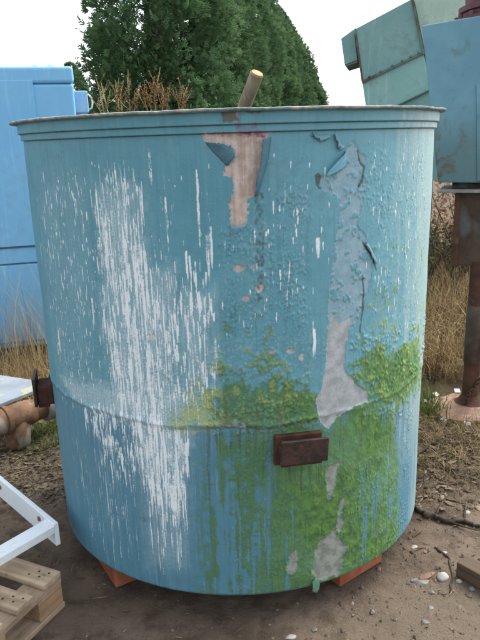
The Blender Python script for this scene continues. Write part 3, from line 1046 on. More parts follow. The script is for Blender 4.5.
def rock(name, px, py, wpx, flat, mat, label, seed, stretch=1.4, cat='stone'):
    p = at_z(px, py, 0)
    dist = (p - Vector((0, 0, EYE))).length
    r = wpx / 2 * dist / FPX / 1.15
    bm = bmesh.new()
    bmesh.ops.create_icosphere(bm, subdivisions=3, radius=1)
    rr = random.Random(seed)
    of = [Vector((rr.uniform(-1, 1), rr.uniform(-1, 1), rr.uniform(-1, 1))).normalized() for _ in range(9)]
    cut = [rr.uniform(.55, .9) for _ in of]
    for v in bm.verts:
        q = v.co.copy()
        for o_, c_2 in zip(of, cut):
            d = q.dot(o_)
            if d > c_2:
                q -= o_ * (d - c_2) * .85
        v.co = Vector((q.x * r * 1.15, q.y * r * 1.15 / stretch, q.z * r * flat))
    me = bpy.data.meshes.new(name)
    bm.to_mesh(me)
    bm.free()
    me.polygons.foreach_set('use_smooth', [True] * len(me.polygons))
    o = link(name, me, mat)
    o.location = (p.x, p.y, gz(p.x, p.y) + r * flat * .2)
    o.rotation_euler = (0, 0, rr.uniform(-.5, .5))
    return tag(o, label, cat, 'stones on the earth at the right')


rock('stone', 442, 577, 13, .65, ST_W, 'largest whitish stone left of the timber block', 3, 1.2)
rock('stone', 432, 591, 6.5, .7, ST_G, 'round grey pebble just below the largest whitish stone', 5)
rock('stone', 421, 580, 19, .18, ST_G, 'flat grey flake of stone lying beside the reddish shard', 6, 2.0)
rock('brick_shard', 426, 576.5, 22, .22, ST_P, 'long reddish shard behind the flat grey flake', 8, 3.2, 'shard')
rock('stone', 414, 546, 8, .5, ST_W, 'small oval white stone near the right edge of the tank', 11, 1.5)
rock('stone', 425, 551, 6, .5, ST_P, 'small pinkish stone just below the oval white one', 12)
rock('stone', 444, 551.5, 6.5, .5, ST_W, 'small pale stone on its own above the largest whitish stone', 13)
rock('stone', 466.5, 513.5, 7, .6, ST_W, 'pale stone lying by the dark fallen branch', 14)
rock('stone', 459, 581.5, 6, .8, ST_W, 'white pebble against the near end of the timber block', 15)
rock('stone', 472, 587.5, 6.5, .7, ST_G, 'grey pebble in front of the timber block', 16)
rock('stone', 430.5, 606.5, 7, .5, ST_G, 'grey stone alone on the sandy earth', 17)
rock('stone', 425, 622, 7.5, .55, ST_G, 'grey stone lowest on the sandy earth', 18)
rock('stone', 290.5, 635.5, 11, .45, ST_W, 'pale stone at the bottom edge of the photo', 19, 1.8)
rock('stone', 315, 627.5, 7, .7, ST_G, 'dark pebble in front of the tank, right of the pale stone', 20)
rock('stone', 427, 338, 14, .9, ST_G, 'round grey stone half sunk in the dry grass', 23, 1.1)

# --- gravel and litter nobody could count
def scatter_chips(name, n, region, rmin, rmax, flat, mat, seed, dens=None):
    r = np.random.default_rng(seed)
    base = np.array([(1, 0, 0), (.3, .9, 0), (-.8, .55, 0), (-.7, -.6, 0), (.35, -.95, 0), (0.1, 0, 1), (0, 0.1, -1)], float)
    tri = np.array([(0, 1, 5), (1, 2, 5), (2, 3, 5), (3, 4, 5), (4, 0, 5), (1, 0, 6), (2, 1, 6), (3, 2, 6), (4, 3, 6), (0, 4, 6)])
    x0, x1, y0, y1 = region
    x, y = r.uniform(x0, x1, n), r.uniform(y0, y1, n)
    keep = (np.hypot(x - TX, y - TY) > TR * .9)
    if dens is not None:
        keep &= r.random(n) < dens(x, y)
    x, y = x[keep], y[keep]
    n = len(x)
    s = rmin + (rmax - rmin) * r.random(n) ** 3.5
    a = r.uniform(0, 2 * PI, n)
    st = r.uniform(.5, 1, n) if flat > .3 else (r.uniform(.15, .6, n) if flat > .1 else r.uniform(.05, .10, n))
    P = base[None] * (1 + .25 * r.standard_normal((n, 7, 1)).clip(-1.5, 1.5))
    P = P * np.stack([s, s * st, s * flat * r.uniform(.6, 1.2, n)], -1)[:, None, :]
    tl = r.uniform(-.5, .5, n)[:, None]
    P[:, :, 2] += P[:, :, 0] * tl * (.6 if flat < .3 else .2)
    ca, sa = np.cos(a)[:, None], np.sin(a)[:, None]
    X, Y = P[:, :, 0] * ca - P[:, :, 1] * sa, P[:, :, 0] * sa + P[:, :, 1] * ca
    Z = P[:, :, 2] + hgt(x, y)[:, None] + (s * flat * .3)[:, None] + (0.004 if flat < .3 else 0)
    V = np.stack([X + x[:, None], Y + y[:, None], Z], -1).reshape(-1, 3)
    F = (tri[None] + (np.arange(n) * 7)[:, None, None]).reshape(-1, 3)
    o = np_mesh(name, V, F, mat, None, False, {'tone': np.repeat(r.random(n), 7)})
    return tag(o, kind='stuff')


GRAV = foliage('gravel_bits', (.07, .055, .042), (.13, .105, .082), (.23, .20, .17), .9, 0)
LITT = foliage('litter_bits', (.045, .032, .02), (.13, .095, .06), (.27, .215, .15), .9, 0)
scatter_chips('gravel', 3000, (-1.3, 1.4, 1.55, 3.4), .0012, .0075, .7, GRAV, 4)
scatter_chips('gravel', 700, (.3, 1.2, 1.6, 2.3), .002, .012, .7, GRAV, 14)
scatter_chips('leaf_litter', 9000, (.5, 1.9, 2.2, 3.6), .004, .028, .12, LITT, 5, lambda x, y: sstep(2.25, 2.6, y) * sstep(.55, .75, x))
scatter_chips('leaf_litter', 8000, (-1.7, -.6, 2.45, 3.6), .003, .022, .14, LITT, 6, lambda x, y: sstep(2.5, 2.8, y + .0 * x) * .9)
scatter_chips('leaf_litter', 500, (-1.2, 1.3, 1.6, 2.6), .002, .012, .14, LITT, 7)


scatter_chips('twig_bits', 260, (-1.2, 1.4, 1.6, 2.7), .008, .045, .07, LITT, 8)

# ================================================================== GRASS
def blades(name, pts, hmin, hmax, lean, wid, mat, seed, seg=4, flop=.5, curl=.5, tones=(0, 1)):
    """pts (n,2) roots; curved ribbons"""
    r = np.random.default_rng(seed)
    n = len(pts)
    h = hmin + (hmax - hmin) * r.random(n) ** 1.3
    a = r.uniform(0, 2 * PI, n)
    ln = np.abs(r.normal(lean, lean * .6, n)).clip(.02, 1.5)
    t = np.linspace(0, 1, seg + 1)[None, :]
    ang = ln[:, None] * t * (1 + curl * t)                       # bends over
    dx = np.cumsum(np.sin(ang), 1) / (seg + 1) * h[:, None]
    dz = np.cumsum(np.cos(ang), 1) / (seg + 1) * h[:, None]
    dx -= dx[:, :1]
    dz -= dz[:, :1]
    wob = r.normal(0, .03, (n, seg + 1)) * h[:, None] * t
    cx, cy = np.cos(a)[:, None], np.sin(a)[:, None]
    x = pts[:, :1] + dx * cx - wob * cy
    y = pts[:, 1:2] + dx * cy + wob * cx
    z = hgt(pts[:, 0], pts[:, 1])[:, None] + dz - .01
    z = np.maximum(z, hgt(pts[:, 0], pts[:, 1])[:, None] + .004)
    wd = wid * (1 - .85 * t) * r.uniform(.6, 1.3, n)[:, None]
    b = a + PI / 2 + r.uniform(-.8, .8, n)
    wx, wy = np.cos(b)[:, None] * wd, np.sin(b)[:, None] * wd
    Lp = np.stack([x - wx, y - wy, z], -1)
    Rp = np.stack([x + wx, y + wy, z], -1)
    V = np.stack([Lp, Rp], 2).reshape(-1, 3)
    k = np.arange(seg) * 2
    q = np.stack([k, k + 1, k + 3, k + 2], -1)
    F = (q[None] + (np.arange(n) * (seg + 1) * 2)[:, None, None]).reshape(-1, 4)
    tone = np.repeat(tones[0] + (tones[1] - tones[0]) * r.random(n), (seg + 1) * 2)
    return tag(np_mesh(name, V, F, mat, None, False, {'tone': tone}), kind='stuff')


def patch(n, x0, x1, y0, y1, seed, dens=None, clump=0):
    r = np.random.default_rng(seed)
    if clump:
        m = max(1, n // clump)
        c = np.stack([r.uniform(x0, x1, m), r.uniform(y0, y1, m)], -1)
        p = np.repeat(c, clump, 0) + r.normal(0, .035, (m * clump, 2))
    else:
        p = np.stack([r.uniform(x0, x1, n), r.uniform(y0, y1, n)], -1)
    k = np.hypot(p[:, 0] - TX, p[:, 1] - TY) > TR + .04
    if dens is not None:
        k &= r.random(len(p)) < dens(p[:, 0], p[:, 1])
    return p[k]


STRAW = foliage('dry_grass', (.19, .135, .062), (.42, .31, .155), (.62, .49, .29), .75, .25)
BROWN = foliage('dead_stems', (.045, .028, .016), (.12, .078, .043), (.24, .165, .09), .8, .15)
GREEN = foliage('green_grass', (.05, .08, .02), (.10, .15, .035), (.20, .24, .08), .65, .25)

# right hand side, behind the tank
edge_r = lambda x, y: (np.hypot((x - 1.27) / .42, (y - 3.32) / .52) > 1) * sstep(2.95, 3.5, y + (x - 1.0) * .25 + (fbm(x * 3, y * 3, 91, 2) - .5) * .6)
blades('dry_grass', patch(9000, .7, 3.2, 3.0, 4.2, 31, edge_r, 14), .10, .42, 1.0, .0022, STRAW, 32, curl=.7)
blades('dry_grass', patch(11000, .8, 4.0, 3.72, 6.2, 33, lambda x, y: (np.hypot((x - 1.3) / .40, (y - 3.45) / .34) > 1), 13), .22, .85, 1.15, .0026, STRAW, 34)
blades('dead_stems', patch(4200, .8, 3.6, 3.3, 6.0, 35, lambda x, y: np.hypot((x - 1.27) / .42, (y - 3.4) / .36) > 1, 6), .25, .70, .7, .0028, BROWN, 36)
blades('dry_grass', patch(7000, .55, 2.2, 2.45, 3.6, 37, lambda x, y: sstep(2.5, 3.1, y + (x - .8) * .3) * .8 * (np.hypot(x - 1.33, y - 3.48) > .24)), .05, .17, 1.45, .0017, STRAW, 38, curl=.2, tones=(0, .7))
blades('dead_stems', patch(2500, .55, 2.0, 2.3, 3.3, 39, lambda x, y: sstep(2.35, 2.8, y) * .8 * (np.hypot(x - 1.33, y - 3.48) > .24)), .04, .16, 1.5, .0020, BROWN, 40, curl=.1)
blades('green_grass', patch(420, .86, 1.12, 3.25, 3.62, 41, None, 20), .10, .26, .7, .0032, GREEN, 42)
blades('green_grass', patch(260, .75, 1.3, 2.7, 3.2, 43, None, 12), .03, .09, .8, .0022, GREEN, 44)
blades('dead_stems', patch(120, 1.38, 1.95, 4.7, 5.15, 57, None, 5), .5, .95, .35, .0035, BROWN, 58, seg=6, tones=(.4, 1))
blades('dry_grass', patch(260, 1.38, 2.0, 4.6, 5.1, 59, None, 8), .35, .75, .5, .0026, STRAW, 60, seg=6)
# left hand side, in front of the blue cabin
blades('dry_grass', patch(9000, -2.9, -.85, 3.75, 4.55, 45, None, 16), .10, .34, 1.0, .0024, STRAW, 46, curl=.7)
blades('dry_grass', patch(420, -2.6, -1.2, 3.95, 4.55, 47, None, 7), .55, 1.05, .28, .0019, STRAW, 48, seg=6, tones=(.3, .9))
blades('dead_stems', patch(900, -2.8, -.9, 3.8, 4.55, 49, None, 6), .15, .55, .6, .0022, BROWN, 50)
blades('green_grass', patch(900, -1.22, -.88, 3.12, 3.6, 51, None, 22), .05, .17, .8, .0024, GREEN, 52)
blades('green_grass', patch(240, -1.5, -1.0, 2.75, 3.2, 53, None, 12), .02, .06, .9, .002, GREEN, 54)
# rough grass away from the yard
blades('dry_grass', patch(9000, -7, 8, 5.5, 11, 55, None, 14), .25, .65, .6, .005, STRAW, 56, seg=3)

# ================================================================== CONIFERS
BARK = wood('conifer_bark', (.06, .042, .03), (.13, .095, .07), .4, 2, .5)
CON = foliage('conifer_spray', (.058, .112, .056), (.105, .195, .085), (.185, .290, .125), .65, .30)


def crown_mesh(seed, H, Rm, n, loose):
    """leylandii: feathery upswept sprays through the outer half of a lumpy column"""
    r = np.random.default_rng(seed)
    ph = r.uniform(0, 2 * PI)
    t = 1 - r.random(n) ** .75 * .985                           # height share
    a = r.uniform(0, 2 * PI, n)
    prof = np.where(t < .12, .75 + t * 2.0, 1.0) * np.clip((1 - t) / .42, 0, 1) ** .62 + .02
    lump = .70 + .55 * fbm(a * 1.6 + 40 + np.cos(a) * 1.1, t * H * 1.15 + seed, 101 + seed, 3)
    boughs = fbm(a * 2.6 + 30, t * H * 2.4 + seed * 3, 111 + seed, 2)
    gap = r.random(n) < np.clip((boughs - .30 - .07 * loose) * 4.5, 0, 1) * (1 - loose * .25) + .05
    t, a, prof, lump, boughs = (q[gap] for q in (t, a, prof, lump, boughs))
    n = len(t)
    dep = r.random(n) ** 2.2
    rad = Rm * prof * lump * (1 - .55 * dep) + loose * .28 * r.random(n) ** 3 * Rm
    x, y, z = rad * np.cos(a), rad * np.sin(a), .12 + t * (H - .12)
    out = np.stack([np.cos(a), np.sin(a), 0 * a], -1)
    el = np.clip(r.normal(.55, .35, n) + .5 * (t > .85), -.3, 1.4)
    yaw = r.normal(0, .5, n)
    tan = np.stack([-np.sin(a), np.cos(a), 0 * a], -1)
    hd = out * np.cos(yaw)[:, None] + tan * np.sin(yaw)[:, None]
    d = hd * np.cos(el)[:, None] + np.array([0, 0, 1.0]) * np.sin(el)[:, None]
    side = np.cross(d, r.normal(0, 1, (n, 3)))
    side /= np.linalg.norm(side, axis=1, keepdims=True) + 1e-9
    L = r.uniform(.04, .11, n) * (1 + .6 * loose)
    base = np.stack([x, y, z], -1)
    Vv, Ff = [], []
    k = 0
    droop = np.array([0, 0, -1.0])
    for s, off, ln in ((0, 0.0, 1.0), (1, .2, .62), (-1, .28, .62), (1, .5, .46), (-1, .58, .42), (.6, .05, .5), (-.6, .08, .5)):
        o = base + d * (L * off)[:, None]
        e = d * .78 + side * (s * .72)
        e /= np.linalg.norm(e, axis=1, keepdims=True)
        tip = o + e * (L * ln)[:, None] + droop * (L * .10)[:, None]
        wv = np.cross(e, np.cross(d, side) + .4 * side) * (L * .075)[:, None]
        mid = o * .5 + tip * .5
        Vv.append(np.stack([o, mid + wv, tip, mid - wv], 1))
    Vv = np.stack(Vv, 1).reshape(-1, 3)
    m = n * 7
    Ff = np.arange(m * 4).reshape(m, 4)
    tone = np.clip(.25 + .75 * (boughs - .35) + r.normal(0, .17, n), 0, 1)
    return Vv, Ff, np.repeat(tone, 28)


TREE_V = []
for q, (H, Rm, n, lo_) in enumerate(((5.6, 1.02, 52000, .9), (5.3, .98, 60000, .35), (5.2, .95, 60000, .2))):
    TREE_V.append(crown_mesh(q + 3, H, Rm, n, lo_))


def conifer(x, y, kind, rz, sc, label, name='conifer_tree', proto={}):
    t = empty(name, (x, y, gz(x, y) - .02), rz, label, 'tree', 'conifers in the row behind the tank')
    t.scale = sc
    if kind not in proto:
        Vv, Ff, tone = TREE_V[kind]
        cr = np_mesh('crown', Vv, Ff, CON, t, False, {'tone': tone})
        H = (5.6, 5.3, 5.2)[kind]
        b = MB()
        rr = random.Random(kind)
        b.tube([(0, 0, 0), (.02, .01, H * .3), (-.02, .02, H * .6), (0, 0, H * .93)], [.13, .10, .06, .012], 9)
        for i in range(34):
            z = rr.uniform(.08, .85) * H
            an = rr.uniform(0, 2 * PI)
            ll = rr.uniform(.35, .75) * (1 - .65 * z / H)
            b.tube([(0, 0, z), (math.cos(an) * ll * .6, math.sin(an) * ll * .6, z + ll * .35), (math.cos(an) * ll, math.sin(an) * ll, z + ll * .8)], [.025, .016, .006], 5)
        tr = b.build('trunk', BARK, t, smooth=True)
        proto[kind] = (cr, tr)
    else:
        for p in proto[kind]:
            c = p.copy()
            COL.objects.link(c)
            c.parent = t
    return t


for px, Y, kind, rz, sc, lab in (
        (167, 10.6, 0, .3, (1.0, 1.0, 1.02), 'leftmost tall conifer of the row, feathery with sky between its sprays'),
        (204, 12.2, 1, 2.1, (1.06, 1.06, 1.05), 'tall dense conifer second from the left in the row'),
        (231, 14.0, 2, 4.0, (1.05, 1.05, 1.06), 'dense conifer just left of the wooden post in the tank'),
        (257, 15.8, 1, 5.1, (1.02, 1.02, .935), 'dense conifer right behind the wooden post in the tank'),
        (277, 17.6, 2, .9, (1.0, 1.0, .905), 'conifer with a rounded top just right of the wooden post'),
        (291, 19.4, 1, 3.3, (1.0, 1.0, .83), 'second last conifer at the low right end of the row'),
        (301, 21.0, 2, 1.7, (1.0, 1.0, .72), 'last and lowest conifer at the right end of the row')):
    p = at_y(px, 125, Y)
    conifer(p.x, Y, kind, rz, sc, lab)
p = at_y(76, 125, 24)
conifer(p.x, 24, 2, 2.2, (.95, .95, .84), 'small far conifer above the right corner of the blue cabin')

# ================================================================== BLUE CABIN
BLUE = painted('cabin_blue_paint', (.165, .435, .70), (.205, .48, .735), .12, 1.6, rcol=(.16, .12, .10), streak=.35, rough=.45, grime_amt=.45, grime=(.15, .33, .50))
BLUE_D = painted('cabin_skid_gap_shade', (.035, .07, .12), (.05, .09, .13), .5, 6)  # dark blue for the skid and for shade painted into panel gaps
PALE_B = painted('cabin_box_paint', (.22, .45, .68), (.30, .52, .72), .05, 6, streak=.2)
CY = 4.75
c0 = at_y(76, 112, CY)
cab = empty('metal_cabin', (c0.x, CY, 0), R_(15), 'tall light blue metal cabin behind the left side of the tank', 'cabin')
ctop = at_y(76, 65, CY).z
MB().box((-1.5, .7, .10 + (ctop - .22) / 2), (3.0, 1.4, ctop - .22)).build('body', BLUE, cab, bevel=.02, seg=3)
MB().box((-1.5, .7, ctop - .062), (3.012, 1.412, .112)).build('roof_cap', BLUE, cab, bevel=.022, seg=3)
MB().box((-1.5, .7, .06), (2.8, 1.2, .10)).build('skid', BLUE_D, cab)
zA, zB_ = at_y(30, 245, 4.66).z, at_y(30, 262, 4.66).z
zdt = at_y(30, 80, 4.66).z
xr = -.27
MB().box((xr - .62, -.004, (zdt + zA) / 2), (1.24, .014, zdt - zA)).build('door', BLUE, cab, bevel=.003)
MB().box((-1.5, -.005, zA - .006), (2.99, .006, .010)).build('joint_shade', BLUE_D, cab)  # dark strip painting the shade of the gap between panels
MB().box((-1.5, -.005, zB_), (2.99, .006, .008)).build('joint_shade', BLUE_D, cab)
MB().box((-1.5, -.006, (zB_ + .14) / 2 + .0), (2.97, .012, zB_ - .16)).build('lower_panel', BLUE, cab, bevel=.003)
h_ = MB().box((-.58, -.018, zdt - .03), (.05, .016, .03))
h_.tube([(-.58, -.018, zdt - .055), (-.58, -.018, zdt + .005)], .008, 8)
h_.build('hinge', rusty('hinge_rust', (.10, .06, .04), (.2, .12, .08), (.2, .2, .2), .3, 20), cab, bevel=.002)
for lx in (-.25, -.14):
    m = MB()
    m.torus(Matrix.Translation((lx, .35, ctop + .008)) @ Matrix.Rotation(PI / 2, 4, 'X'), .026, .006)
    m.build('lifting_eye', PALE_B, cab, smooth=True)
sb = MB().box((.045, .22, (1.785 + 1.93) / 2 - .003), (.10, .26, .15)).build('side_box', PALE_B, cab, bevel=.008)
m = MB()
m.tube([(.098, .14, 1.91), (.122, .14, 1.885), (.128, .14, 1.85), (.120, .14, 1.815), (.098, .14, 1.80)], .006, 8)
o = m.build('handle', painted('handle_white', (.6, .62, .62), (.7, .7, .7), .05, 9), sb, smooth=True)

# ================================================================== GREEN HOPPER
HGRN = painted('hopper_green_paint', (.145, .285, .275), (.19, .335, .315), .28, 2.2, rcol=(.12, .06, .03), streak=.5, rough=.5, grime=(.10, .11, .09))
HGRN2 = painted('hopper_light_green_paint', (.20, .375, .345), (.25, .42, .385), .27, 2.4, rcol=(.13, .065, .03), streak=.6, rough=.5)
HPALE = painted('hopper_chute_paint', (.32, .45, .37), (.42, .53, .45), .18, 3, streak=.8, rough=.5)
HRUST = rusty('hopper_seam_rust', (.085, .05, .035), (.15, .10, .075), (.13, .20, .18), .75, 9)
HDARK = painted('hopper_edge_dark', (.05, .10, .09), (.07, .13, .12), .3, 5)
nH = Vector((.235, .972, 0)).normalized()
pH = (1.15, 5.0, 0)
HP = lambda x, y, off=0.0: at_pl(x, y, Vector(pH) - nH * off, nH)
hop = empty('hopper', (1.2, 5.1, 0), 0, 'slanted green metal hopper head with rusty seams rising behind the tank', 'hopper')


def hpart(name, pts, mat, depth=.75, off=0.0, bevel=0.0, par=hop):
    o = MB().prism([HP(x, y, off) for x, y in pts], nH * depth).build(name, mat, bevel=bevel)
    part(o, hop)
    return o


hpart('upper_panel', ((355, 29), (412.5, -1.5), (423.5, 52.5), (362.3, 82)), HGRN, .8, .004, .004)
hpart('lower_panel', ((362.3, 82.5), (423.7, 53), (431, 89), (396, 106), (398, 128), (369, 128)), HGRN2, .78, 0, .003)
hpart('lower_panel', ((396.5, 107), (433, 89.5), (442, 180), (374, 182), (369, 129), (398, 129)), HGRN, .76, -.006, .003)
hpart('seam_flange', ((361.5, 81), (424.2, 50.7), (424.5, 53.3), (362, 83.5)), HRUST, .03, .022, .002)
hpart('seam_flange', ((354, 28.5), (356, 28.0), (363.4, 81), (361.5, 82)), HRUST, .02, .012, .002)
hpart('seam_flange', ((411.2, -2), (413.2, -2.5), (424.8, 54), (423, 55)), HRUST, .03, .026, .002)
hpart('seam_flange', ((394, 106.5), (432, 88), (432.3, 89.6), (394.6, 108)), HDARK, .02, .02, .001)
hpart('hood', ((341, 38.5), (354, 29), (357.5, 60), (344.6, 65)), HGRN, .42, -.05, .004)
hpart('hood_lip', ((344.8, 65.3), (357.3, 60.2), (358, 62.5), (346, 66.2)), HRUST, .38, -.055, .002)
hpart('chute', ((413.5, -3), (430, -40), (470, -46), (466, 60), (434, 88), (424.8, 52)), HPALE, .6, -.05, .004)
for f in (.12, .30, .5, .66, .80, .93):
    q = HP(362 + (423 - 362) * f, 80.5 + (50.5 - 80.5) * f, .026)
    part(MB().box(q, (.015, .015, .015), Matrix.Rotation(.4 + f, 3, 'Y')).build('bolt', HRUST, bevel=.003), hop)
for x in (1.02, 1.5):
    for d in (.1, .65):
        b = Vector((x, 5.08, 0)) + nH * d
        m = MB().box((b.x, b.y, .62), (.07, .07, 1.26))
        part(m.build('leg', HDARK, bevel=.004), hop)

# ================================================================== MACHINE ON A RUSTY STAND
MBLU = painted('machine_blue_paint', (.115, .235, .325), (.135, .27, .365), .13, 3.5, rcol=(.10, .05, .025), streak=.25, rough=.5, grime=(.09, .12, .12), grime_amt=.7)


def housing_material():
    g = G('machine_housing_paint')
    v = g.coord('Object')
    s = g.n('ShaderNodeSeparateXYZ', {0: v}).outputs
    low = g.step(s[2], 1.75, 1.40)
    left = g.step(s[0], .14, -.12)
    n1, n2, n3 = g.noise(v, 3.5, 5, .6), g.noise(v, 30, 5, .65), g.noise(v, 8, 7, .7, .4)
    c = g.mix(g.step(n1, .35, .65), (.12, .27, .345), (.15, .315, .385))
    c = g.mix(g.math('MULTIPLY', low, .75), c, g.mix(n1, (.075, .14, .14), (.11, .18, .17)))
    c = g.mix(g.math('MULTIPLY', g.step(n3, .55, .66), .55), c, (.10, .15, .15))
    ru = g.math('MULTIPLY', g.math('MULTIPLY', low, left), g.step(n3, .46, .58))
    c = g.mix(g.math('MULTIPLY', ru, .8), c, g.mix(n2, (.085, .045, .022), (.17, .10, .045)))
    c = g.mix(g.math('MULTIPLY', g.step(n3, .72, .76), .8), c, (.13, .05, .03))
    c = g.mix(g.math('MULTIPLY', g.step(n2, .6, .72), .25), c, (.06, .09, .10))
    return g.out(c, .55, .4, g.bump(g.math('ADD', n2, n3), .25, .003))


MHOU = housing_material()
RUST = rusty('stand_rust', (.065, .032, .02), (.13, .06, .038), (.12, .115, .10), .35, 7)
RUST_G = rusty('column_rust', (.05, .035, .027), (.11, .07, .05), (.12, .14, .13), .75, 5)
MAROON = painted('flange_maroon', (.10, .035, .045), (.15, .055, .06), .3, 8, streak=.3)
EARTHY = rusty('plate_rust_dusty', (.22, .13, .09), (.33, .21, .15), (.36, .29, .23), .5, 9)
TABW = painted('tab_white', (.42, .45, .50), (.50, .53, .57), -1.0, 4, streak=0, grime_amt=.15)
CHAIN = rusty('chain_rust', (.04, .028, .022), (.10, .06, .04), (.16, .14, .12), .3, 30)
DIRTW = painted('plate_edge_pale', (.20, .19, .17), (.32, .30, .28), .5, 12)
nM = Vector((.325, .945, 0)).normalized()
pM = Vector((1.2, 3.5, 0))
tM = Vector((nM.y, -nM.x, 0))
MP = lambda x, y, off=0.0: at_pl(x, y, pM - nM * off, nM)
base = at_z(468, 407, .03)
mach = empty('mixer_machine', (base.x, base.y, 0), 0, 'blue machine housing with a maroon top flange on a single rusty pipe stand', 'machine')
mpart = lambda o: part(o, mach)
hs_pts = [MP(x, y) for x, y in ((422, 25.5), (480, 15.5), (545, 4), (541, 183), (480, 183), (438, 182.5))]
hm = MB().prism(hs_pts, nM * .5)
ho = hm.build('housing', None, bevel=.006, seg=3)
ho.data.materials.append(MHOU)
orig = MP(438, 182.5)
sh = Vector((orig.x + .09, orig.y, 0))
ho.data.transform(Matrix.Translation(-sh))
mpart(ho)
ho.location = sh
mpart(MB().prism([MP(x, y, .008) for x, y in ((476.5, 84), (536, 76), (533, 181), (477, 181))], nM * .012).build('side_panel', MHOU, bevel=.002))
ax_u = (MP(440, 22) - MP(500, 12)).normalized()
upv = nM.cross(ax_u).normalized()
if upv.z < 0:
    upv = -upv
fc = MP(499, 13.0) + nM * .22
MT = Matrix.Translation(fc) @ Matrix((ax_u, upv.cross(ax_u), upv)).transposed().to_4x4()
mpart(MB().lathe([(.001, .0), (.215, .0), (.215, .022), (.175, .026), (.175, .05), (.19, .055), (.19, .08), (.155, .085), (.155, .30), (.001, .30)], 48, MT).build('top_flange', MAROON, bevel=0, smooth=False, fix=True))
for i in range(14):
    t = 2 * PI * i / 14
    m = MB().lathe([(.001, .04), (.012, .04), (.012, .018), (.001, .018)], 6, MT @ Matrix.Translation((.2 * math.cos(t), .2 * math.sin(t), .004)))
    mpart(m.build('flange_bolt', MAROON, fix=True))
zpl = MP(440, 189.5).z
q = [at_z(x, y, zpl) for x, y in ((437, 190.2), (455, 187.6))]
corner = at_z(437, 190.5, zpl)
pl = [corner, corner + tM * .62 - nM * .02, corner + tM * .62 + nM * .42, corner + nM * .42 + tM * .03]
mpart(MB().prism(pl, Vector((0, 0, -.014))).build('seat_plate', DIRTW, bevel=.003))
nk = [MP(x, y) + nM * .06 for x, y in ((452, 182), (530, 182), (530, 189), (452, 189))]
mpart(MB().prism(nk, nM * .3).build('neck', RUST_G, bevel=.003))
zc0 = MP(455, 265).z
cb = MP(453.5, 228)
colw = (MP(500, 228) - MP(453.5, 228)).length
ctr = Vector((cb.x, cb.y, 0)) + tM * (colw / 2) + nM * .09
zt_ = zpl - .0145
Mrot = Matrix((tM, nM, Vector((0, 0, 1)))).transposed()
col_o = MB().box((ctr.x, ctr.y, (zt_ + zc0) / 2), (colw, .18, zt_ - zc0), Mrot).build('column', RUST_G, bevel=.004)
mpart(col_o)
fl = Vector((cb.x, cb.y, 0)) + tM * .014 - nM * .008
mpart(MB().box((fl.x, fl.y, (zt_ + zc0) / 2), (.032, .03, zt_ - zc0 - .006), Mrot).build('column_flange', RUST, bevel=.003))
pc = at_z(469.5, 402, .03)
pc.z = 0
ptop = zc0 + .02
mpart(MB().tube([(pc.x, pc.y, .02), (pc.x, pc.y, ptop)], .046, 28).build('pipe_leg', RUST, smooth=False))
mpart(MB().lathe([(.090, .032), (.072, .040), (.050, .075), (.0462, .08)], 28, Matrix.Translation((pc.x, pc.y, 0))).build('weld_collar', RUST, smooth=True))
zs_ = at_y(470, 305, pc.y).z
mpart(MB().lathe([(.046, zs_ - .34), (.0505, zs_ - .335), (.0505, zs_ - .004), (.046, zs_)], 28, Matrix.Translation((pc.x, pc.y, 0))).build('sleeve', rusty('sleeve_rust', (.07, .05, .038), (.125, .09, .065), (.14, .12, .10), .5, 8), smooth=True))
za = at_y(472, 342, pc.y).z
ar = MB().box((pc.x + .20, pc.y - .045, za), (.34, .05, .055))
ar.box((pc.x + .20, pc.y - .030, za + .032), (.35, .085, .008))
mpart(ar.build('arm', RUST_G, bevel=.003))
m = MB()
lp = [Vector((pc.x + .062, pc.y - .078, za - .025)), Vector((pc.x + .058, pc.y - .06, za - .12)), Vector((pc.x + .045, pc.y - .05, za - .19)), Vector((pc.x + .012, pc.y - .055, za - .24)), Vector((pc.x - .03, pc.y - .058, za - .29)), Vector((pc.x - .045, pc.y - .058, za - .36))]


def poly_at(P, s):
    for i in range(len(P) - 1):
        d = (P[i + 1] - P[i]).length
        if s <= d or i == len(P) - 2:
            return P[i].lerp(P[i + 1], min(1, s / d)), (P[i + 1] - P[i]).normalized()
        s -= d


tot = sum((lp[i + 1] - lp[i]).length for i in range(len(lp) - 1))
nl = 17
for i in range(nl):
    p_, d_ = poly_at(lp, tot * i / (nl - 1))
    rotq = Vector((0, 1, 0)).rotation_difference(d_).to_matrix().to_4x4()
    m.torus(Matrix.Translation(p_) @ rotq @ Matrix.Rotation(PI / 2 * (i % 2), 4, 'Y'), .0105, .0036, 1.5, 12, 6)
mpart(m.build('chain', CHAIN, smooth=True))
